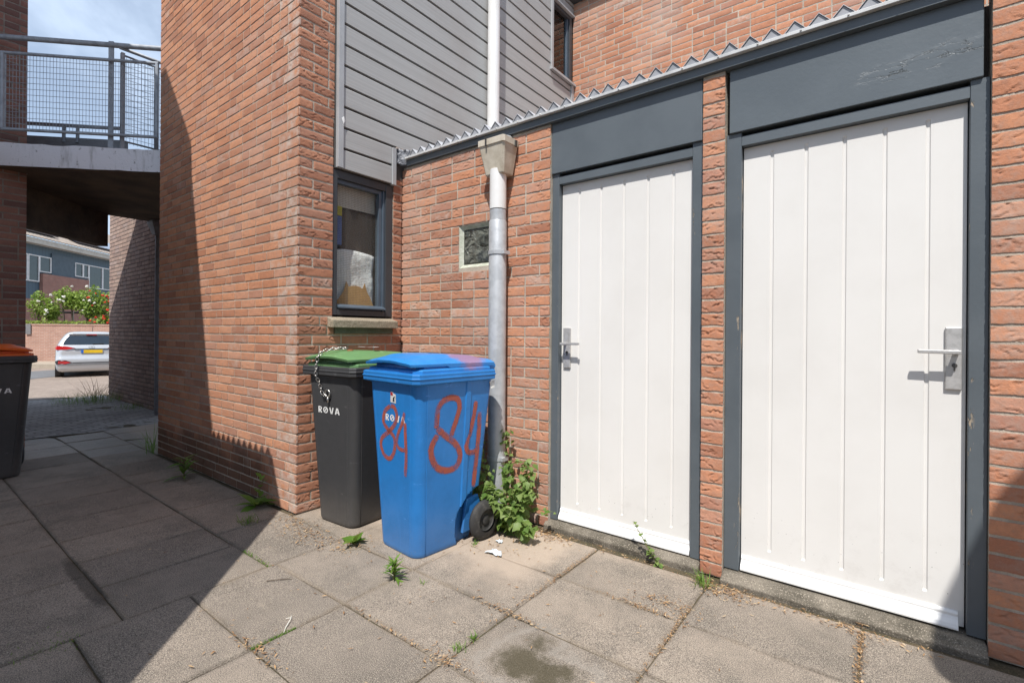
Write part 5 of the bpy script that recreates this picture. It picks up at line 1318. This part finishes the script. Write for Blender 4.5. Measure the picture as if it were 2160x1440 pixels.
obj('spoiler', MB().prism([(-.56, .30, 1.335), (.56, .30, 1.335), (.50, .27, 1.375), (-.50, .27, 1.375)], (0, .30, .03)), M['car_silver'], car, local=True)
obj('brake_light', MB().box(-.13, .13, .262, .30, 1.335, 1.352), M['lamp_red'], car, local=True)
for s in (-1, 1):
    obj('tail_light', MB().prism([(s * .40, .035, .925), (s * .62, .035, .885), (s * .84, .075, .875), (s * .872, .12, .93), (s * .82, .08, 1.005), (s * .58, .055, .975)], (0, .12, 0)), M['lamp_red'], car, local=True)
    f = obj('fog_light', MB().prism([(s * .50, -.014, .475), (s * .62, -.014, .435), (s * .80, .006, .44), (s * .855, .05, .50), (s * .78, .0, .535), (s * .62, -.014, .525)], (0, .06, 0)), M['lamp_red'], car, local=True)
    obj('fog_light_rim', MB().prism([(s * .46, -.010, .47), (s * .62, -.010, .415), (s * .84, .012, .42), (s * .872, .06, .51), (s * .80, .008, .56), (s * .62, -.010, .545)], (0, .05, 0)), M['car_black'], f, local=True)
    for yy in (.68, 3.25):
        w = obj('wheel', MB().lathe([(.20, -.09 * s), (.20, .09 * s), (.05, .10 * s)], (s * .755, yy, .31), 'x', 24), M['chrome'], car, local=True)
        obj('tyre', MB().lathe([(.22, -.10 * s), (.29, -.105 * s), (.31, -.08 * s), (.31, .08 * s), (.29, .105 * s), (.22, .10 * s)], (s * .755, yy, .31), 'x', 28, caps=False), M['rubber'], w, local=True, smooth=True)
    obj('wheel_arch', MB().lathe([(.36, -.10 * s), (.36, .025 * s)], (s * .845, .68, .30), 'x', 24), M['car_black'], car, local=True)
obj('bumper_strip', MB().prism([(-.80, -.008, .41), (.80, -.008, .41), (.70, -.008, .385), (-.70, -.008, .385)], (0, .05, 0)).prism([(-.50, -.012, .46), (.50, -.012, .46), (.62, -.012, .385), (-.62, -.012, .385)], (0, .05, 0)), M['car_grey'], car, local=True)
obj('bumper_line', MB().box(-.46, .46, -.016, .02, .462, .478), M['car_black'], car, local=True)
obj('tailgate_recess', MB().box(-.42, .42, .035, .06, .885, .905), M['car_black'], car, local=True)
pl = obj('number_plate', MB().box(-.20, .265, .030, .06, .765, .868), M['plate_yellow'], car, local=True)
obj('plate_band', MB().box(-.262, -.2005, .030, .06, .765, .868), M['plate_blue'], pl, local=True)
mb = MB(); mb.tube([(.075 * math.cos(2 * PI * i / 20), .045, .945 + .038 * math.sin(2 * PI * i / 20)) for i in range(20)], .006, 5, closed=True); mb.tube([(-.025, .045, .92), (-.015, .045, .97)], .006, 5); mb.tube([(.02, .045, .92), (.03, .045, .97)], .006, 5); mb.tube([(-.02, .045, .942), (.025, .045, .950)], .006, 5)
obj('emblem', mb, M['chrome'], car, local=True)
obj('aerial', MB().tube([(.05, .95, 1.44), (.05, .75, 1.62)], .008, 5), M['car_black'], car, local=True)
gw = thing('garden_wall', 'sunlit red brick garden wall behind the parked silver car', 'wall', (-27.93, 5.0, -.3), math.radians(37.7))
obj('wall', MB().box(-9, 9, 0, .22, 0, 1.70), M['garden_brick'], gw, local=True)
obj('coping', MB().box(-9, 9, -.02, .24, 1.702, 1.765), M['garden_brick'], gw, local=True)
tag(obj('vent_frame', MB().prism([(-29.28 + .02, 3.93, 1.02), (-29.10, 4.07, 1.02), (-29.10, 4.07, 1.45), (-29.26, 3.93, 1.45)], (.02, -.025, 0)), M['car_grey']), 'small grey vent frame set in garden wall near its left end', 'vent')
mb = MB(); c, s = math.cos(math.radians(37.7)), math.sin(math.radians(37.7))
def gwp(x, y, z=0): return (-27.93 + c * x - s * y, 5.0 + s * x + c * y, z)
mb.prism([gwp(-9, -1.9, -.4), gwp(9, -1.9, -.4), gwp(9, -.005, -.4), gwp(-9, -.005, -.4)], (0, 0, .27)); obj('pavement', mb, M['pavement_tan'])['kind'] = 'structure'
def rose(label, lobes, nl, flowers, fmat, fr, seed, x):
    rg = random.Random(seed); p = gwp(x, .8, 0); t = thing('rose_bush', label, 'rose bush', p, 0, 'climbing roses above the garden wall'); lv = Leaves(); fl = MB(); sm = MB()
    for (lx, lz, rx, rz) in lobes:
        sm.tube([gwp(lx * .7 + x * .3, .75, 0), gwp(lx - .1, .7, lz - rz), gwp(lx, .7, lz)], [.05, .035, .015], 6)
        for i in range(nl):
            while True:
                a, b_, d = rg.uniform(-1, 1), rg.uniform(-1, 1), rg.uniform(-1, 1)
                q = a * a + b_ * b_ + d * d
                if q < 1 and (q > .25 or rg.random() < .4): break
            wob = 1 + .25 * math.sin(5 * math.atan2(d, a) + seed + lx)
            lv.leaf(gwp(lx + a * rx * wob, .7 + b_ * .35, lz + d * rz * wob), rg.uniform(0, 6.28), rg.uniform(-.9, .7), rg.uniform(-.8, .8), rg.uniform(.07, .13), .085, min(1, max(0, rg.gauss(.5, .3))), n=2)
        for i in range(flowers):
            a = rg.uniform(-1, 1); d = rg.uniform(-.7, 1.05); pc = Vector(gwp(lx + a * rx, .35 - .1 * rg.random(), lz + d * rz)); r = fr * rg.uniform(.6, 1.2)
            fl = MB()
            for k in range(9):
                o = pc + Vector((rg.uniform(-.5, .5) * r, rg.uniform(-.5, .5) * r, rg.uniform(-.4, .4) * r))
                fl.lathe([(.002, -r * .4), (r * .42, -r * .1), (r * .40, r * .15), (.004, r * .3)], o, 'z', 7)
            obj('flower', fl, fmat, t, smooth=True)
    lv.obj('leaves', M['rose_leaf'], t, smooth=False); obj('stems', sm, M['wood_dark'], t)
rose('climbing rose with white flowers above the garden wall', [(-1.80, 2.30, .50, .55), (-1.3, 2.0, .3, .4), (-.70, 2.66, .46, .42), (-.30, 2.45, .40, .35), (.40, 2.58, .62, .55), (.5, 2.1, .5, .4)], 640, 3, M['petal_white'], .075, 1, -.6)
rose('climbing rose with red flowers above the garden wall beside the far house', [(1.10, 2.40, .52, .55), (1.75, 2.25, .50, .65), (1.20, 1.66, .55, .24), (1.80, 1.50, .40, .32)], 520, 9, M['petal_red'], .070, 2, 1.5)
tag(obj('ground_cover', (lambda L: L)([(_L := Leaves()), [_L.leaf(gwp(random.uniform(-2.1, 1.0), random.uniform(.05, .5), 1.45 + random.random() * .16), random.uniform(0, 6.28), random.uniform(-.5, .8), 0, .10, .08, random.random(), n=2) for _ in range(420)]])[0] and (_L.V, _L.F, [0] * len(_L.F)), M['rose_leaf'], attrs={'brnd': _L.A}), 'low leafy plants along the top of the garden wall', 'plants', kind='stuff')
gf = thing('garden_fence', 'low dark garden fence with pale post standing behind the garden wall', 'fence', gwp(-.5, 1.2, 0))
obj('rail', MB().tube([gwp(-2.4, 1.2, 2.02), gwp(2.2, 1.2, 1.96)], .045, 6), M['car_black'], gf)
for x_ in (-1.75, -.75, 0, 1.05): obj('post', MB().tube([gwp(x_, 1.12, .9), gwp(x_, 1.12, 2.04)], .05 if x_ == -.75 else .035, 6), M['house_fascia'] if x_ in (-.75, 1.05) else M['wood_dark'], gf)

hs = thing('terraced_house', 'two storey house with blue grey cladding, white window frames and solar panels', 'house', (-36.8, 5.05, -.3), math.radians(135))
Z0 = -.3
def HBx(x0, x1, y0, y1, z0, z1): return MB().box(x0, x1, y0, y1, z0 - Z0, z1 - Z0)
obj('wall', HBx(-10, 14, .02, 8, -.3, 5.86), M['house_boards'], hs, local=True)
obj('brick_panel', HBx(.70, 4.22, -.16, .019, -.3, 4.33), M['house_brick'], hs, local=True)
obj('brick_panel', HBx(-10, .699, -.01, .019, -.3, 2.9), M['house_brick'], hs, local=True)
obj('brick_panel', HBx(4.221, 14, -.01, .019, -.3, 2.9), M['house_brick'], hs, local=True)
obj('blank_panel', HBx(1.47, 3.20, -.05, .018, 4.334, 5.56), M['house_panel'], hs, local=True)
def hwin(x0, x1, z0, z1, mull=()):
    fr = MB(); b = .055
    for a, c_, d, e in ((x0, x1, z0, z0 + b), (x0, x1, z1 - b, z1), (x0, x0 + b, z0 + b, z1 - b), (x1 - b, x1, z0 + b, z1 - b)): fr.box(a, c_, -.06, .02, d - Z0, e - Z0)
    for m in mull: fr.box(m - b / 2, m + b / 2, -.055, .02, z0 + b - Z0, z1 - b - Z0)
    w = obj('window', fr, M['house_white'], hs, local=True)
    obj('pane', HBx(x0 + b, x1 - b, -.015, .015, z0 + b, z1 - b), M['house_glass'], w, local=True)
hwin(-1.2, -.15, 3.85, 5.30); hwin(-.12, .60, 3.85, 5.30); hwin(.601, 1.42, 4.42, 5.30, ()); hwin(3.22, 3.88, 4.46, 5.30); hwin(3.881, 4.36, 4.46, 5.30); hwin(4.361, 5.60, 3.86, 5.30); hwin(5.601, 6.5, 3.86, 5.30)
hwin(.9, 2.3, .7, 1.9); hwin(2.6, 3.8, .7, 1.9)
obj('fascia', HBx(-10, 14, -.45, -.40, 5.86, 6.14).box(-10, 14, -.40, .02, 5.862 - Z0, 5.90 - Z0), M['house_fascia'], hs, local=True)
sl = math.tan(math.radians(27))
mb = MB(); pr = []
n = 300; V = []; F = []
for i in range(n + 1):
    x_ = -10 + 24 * i / n; w_ = .035 * abs(math.sin(PI * i / 3)) 
    for (y_, dz) in ((-.52, .0), (-.52, .05), (8.5, .05)): V.append((x_, y_, 6.14 - Z0 + (y_ + .52) * sl + dz + w_))
for i in range(n):
    for k in (0, 1): F.append((i * 3 + k, (i + 1) * 3 + k, (i + 1) * 3 + k + 1, i * 3 + k + 1))
obj('roof', (V, F, [0] * len(F)), M['roof_tile'], hs, local=True)
def solar(x0, x1, y0, y1):
    z = lambda y: 6.14 - Z0 + (y + .52) * sl + .16
    obj('solar_panel', MB().prism([(x0, y0, z(y0)), (x1, y0, z(y0)), (x1, y1, z(y1)), (x0, y1, z(y1))], (0, -.03, .06)), M['solar'], hs, local=True)
solar(-3.2, 1.9, -.05, 1.5); solar(2.15, 3.2, .55, 2.2); solar(3.25, 9.0, -.05, 1.5)

# ================================================================== SHADE CASTERS BEHIND THE CAMERA (unseen, added; outlines shaped to throw the shade)
ob2 = thing('alley_shade_caster', 'unseen added block behind the camera, corrugated canopies shaped to shade the alley', 'building', (-4, -3, 0))
def shadow_to_z(p, z): t = (z - p[2]) / 1.8; return (p[0] + .48 * t, p[1] - t)
H1, H2 = 3.12, 6.0
C1 = [shadow_to_z(p, H1) for p in [(-4.41, 1.69, .345), (-3.42, 1.69, .345), (-3.400, 1.69, .335), (-3.270, 1.69, 0), (-2.325, .812, 0), (-2.039, .538, 0), (-1.60, .115, 0)]]
C1 = [(-7.2, C1[0][1])] + C1 + [(C1[-1][0] + .15, C1[-1][1] - .15), (C1[-1][0] + .15, -3.0), (-7.2, -3.0)]
canopy = obj('shade_canopy', MB().prism([(x, y, H1 - .10) for x, y in C1], (0, 0, .10)), M['concrete_grey'], ob2)  # added canopy, outline projected back from the alley's shade edge
mb = MB(); x0_, y0_ = shadow_to_z((-4.41, 1.69, .345), H1)
for k in range(11):
    x_ = x0_ + .0905 * (k + .5)
    mb.prism([(x_ - .043, y0_ - .002, H1 - .001), (x_, y0_ - .002, H1 + .062), (x_ + .043, y0_ - .002, H1 - .001)], (0, -.9, 0))
obj('corrugated_edge', mb, M['roof_sheet'], ob2)
C2 = [shadow_to_z(p, H2) for p in [(-5.52, 1.69, 3.60), (-5.436, 1.69, 3.492), (-5.006, 1.69, 2.918), (-4.883, 1.69, 2.738), (-4.860, 1.69, 2.443), (-4.600, 1.69, 1.194), (-4.452, 1.69, .52), (-4.40, 1.69, .30)]]
C2 = [(-9.2, C2[0][1])] + C2 + [(C2[-1][0] + .05, -2.9), (-9.2, -2.9)]
obj('upper_shade_slab', MB().prism([(x, y, H2) for x, y in C2], (0, 0, .12)), M['concrete_grey'], ob2)  # added slab, outline set by the shade edge on the big wall
obj('wall', MB().box(-9.2, -.2, -7.2, -5.2, 0, 2.7), M['block_brick'], ob2)
for px_, py_, h_ in ((-2.9, -.2, H1 - .1), (-1.2, -1.6, H1 - .1), (-4.9, -.1, H2), (-3.3, -1.6, H2)): obj('column', MB().tube([(px_, py_, 0), (px_, py_, h_)], .06, 12), M['galv_rail'], ob2)
rb = thing('brick_building', 'unseen added block right behind the camera, curved panel shaped to cast shade', 'building', (3.2, -.2, 0))
RP = [shadow_to_plane_y(p, 0) for p in [(.43, 2.56, .83), (.393, 2.56, .726), (.328, 2.56, .618), (.247, 2.56, .383), (.228, 2.56, .323), (.155, 2.56, .086), (.129, 2.462, 0), (.146, 2.396, 0), (.188, 2.349, 0), (.255, 2.330, 0), (.40, 2.25, 0), (.7, 2.18, 0)]]
RP = [(4.2, 7.2), (2.2, 7.0)] + RP + [(2.6, RP[-1][1] - .05), (4.2, RP[-1][1] - .05)]
obj('curved_shade_panel', MB().prism([(x, 0, z) for x, z in RP], (0, -.08, 0)), M['concrete_grey'], rb)  # added panel, curve set by the shade at the nearer door's foot
obj('wall', MB().box(3.0, 7, -4, -.3, 0, 4.1), M['block_brick'], rb)
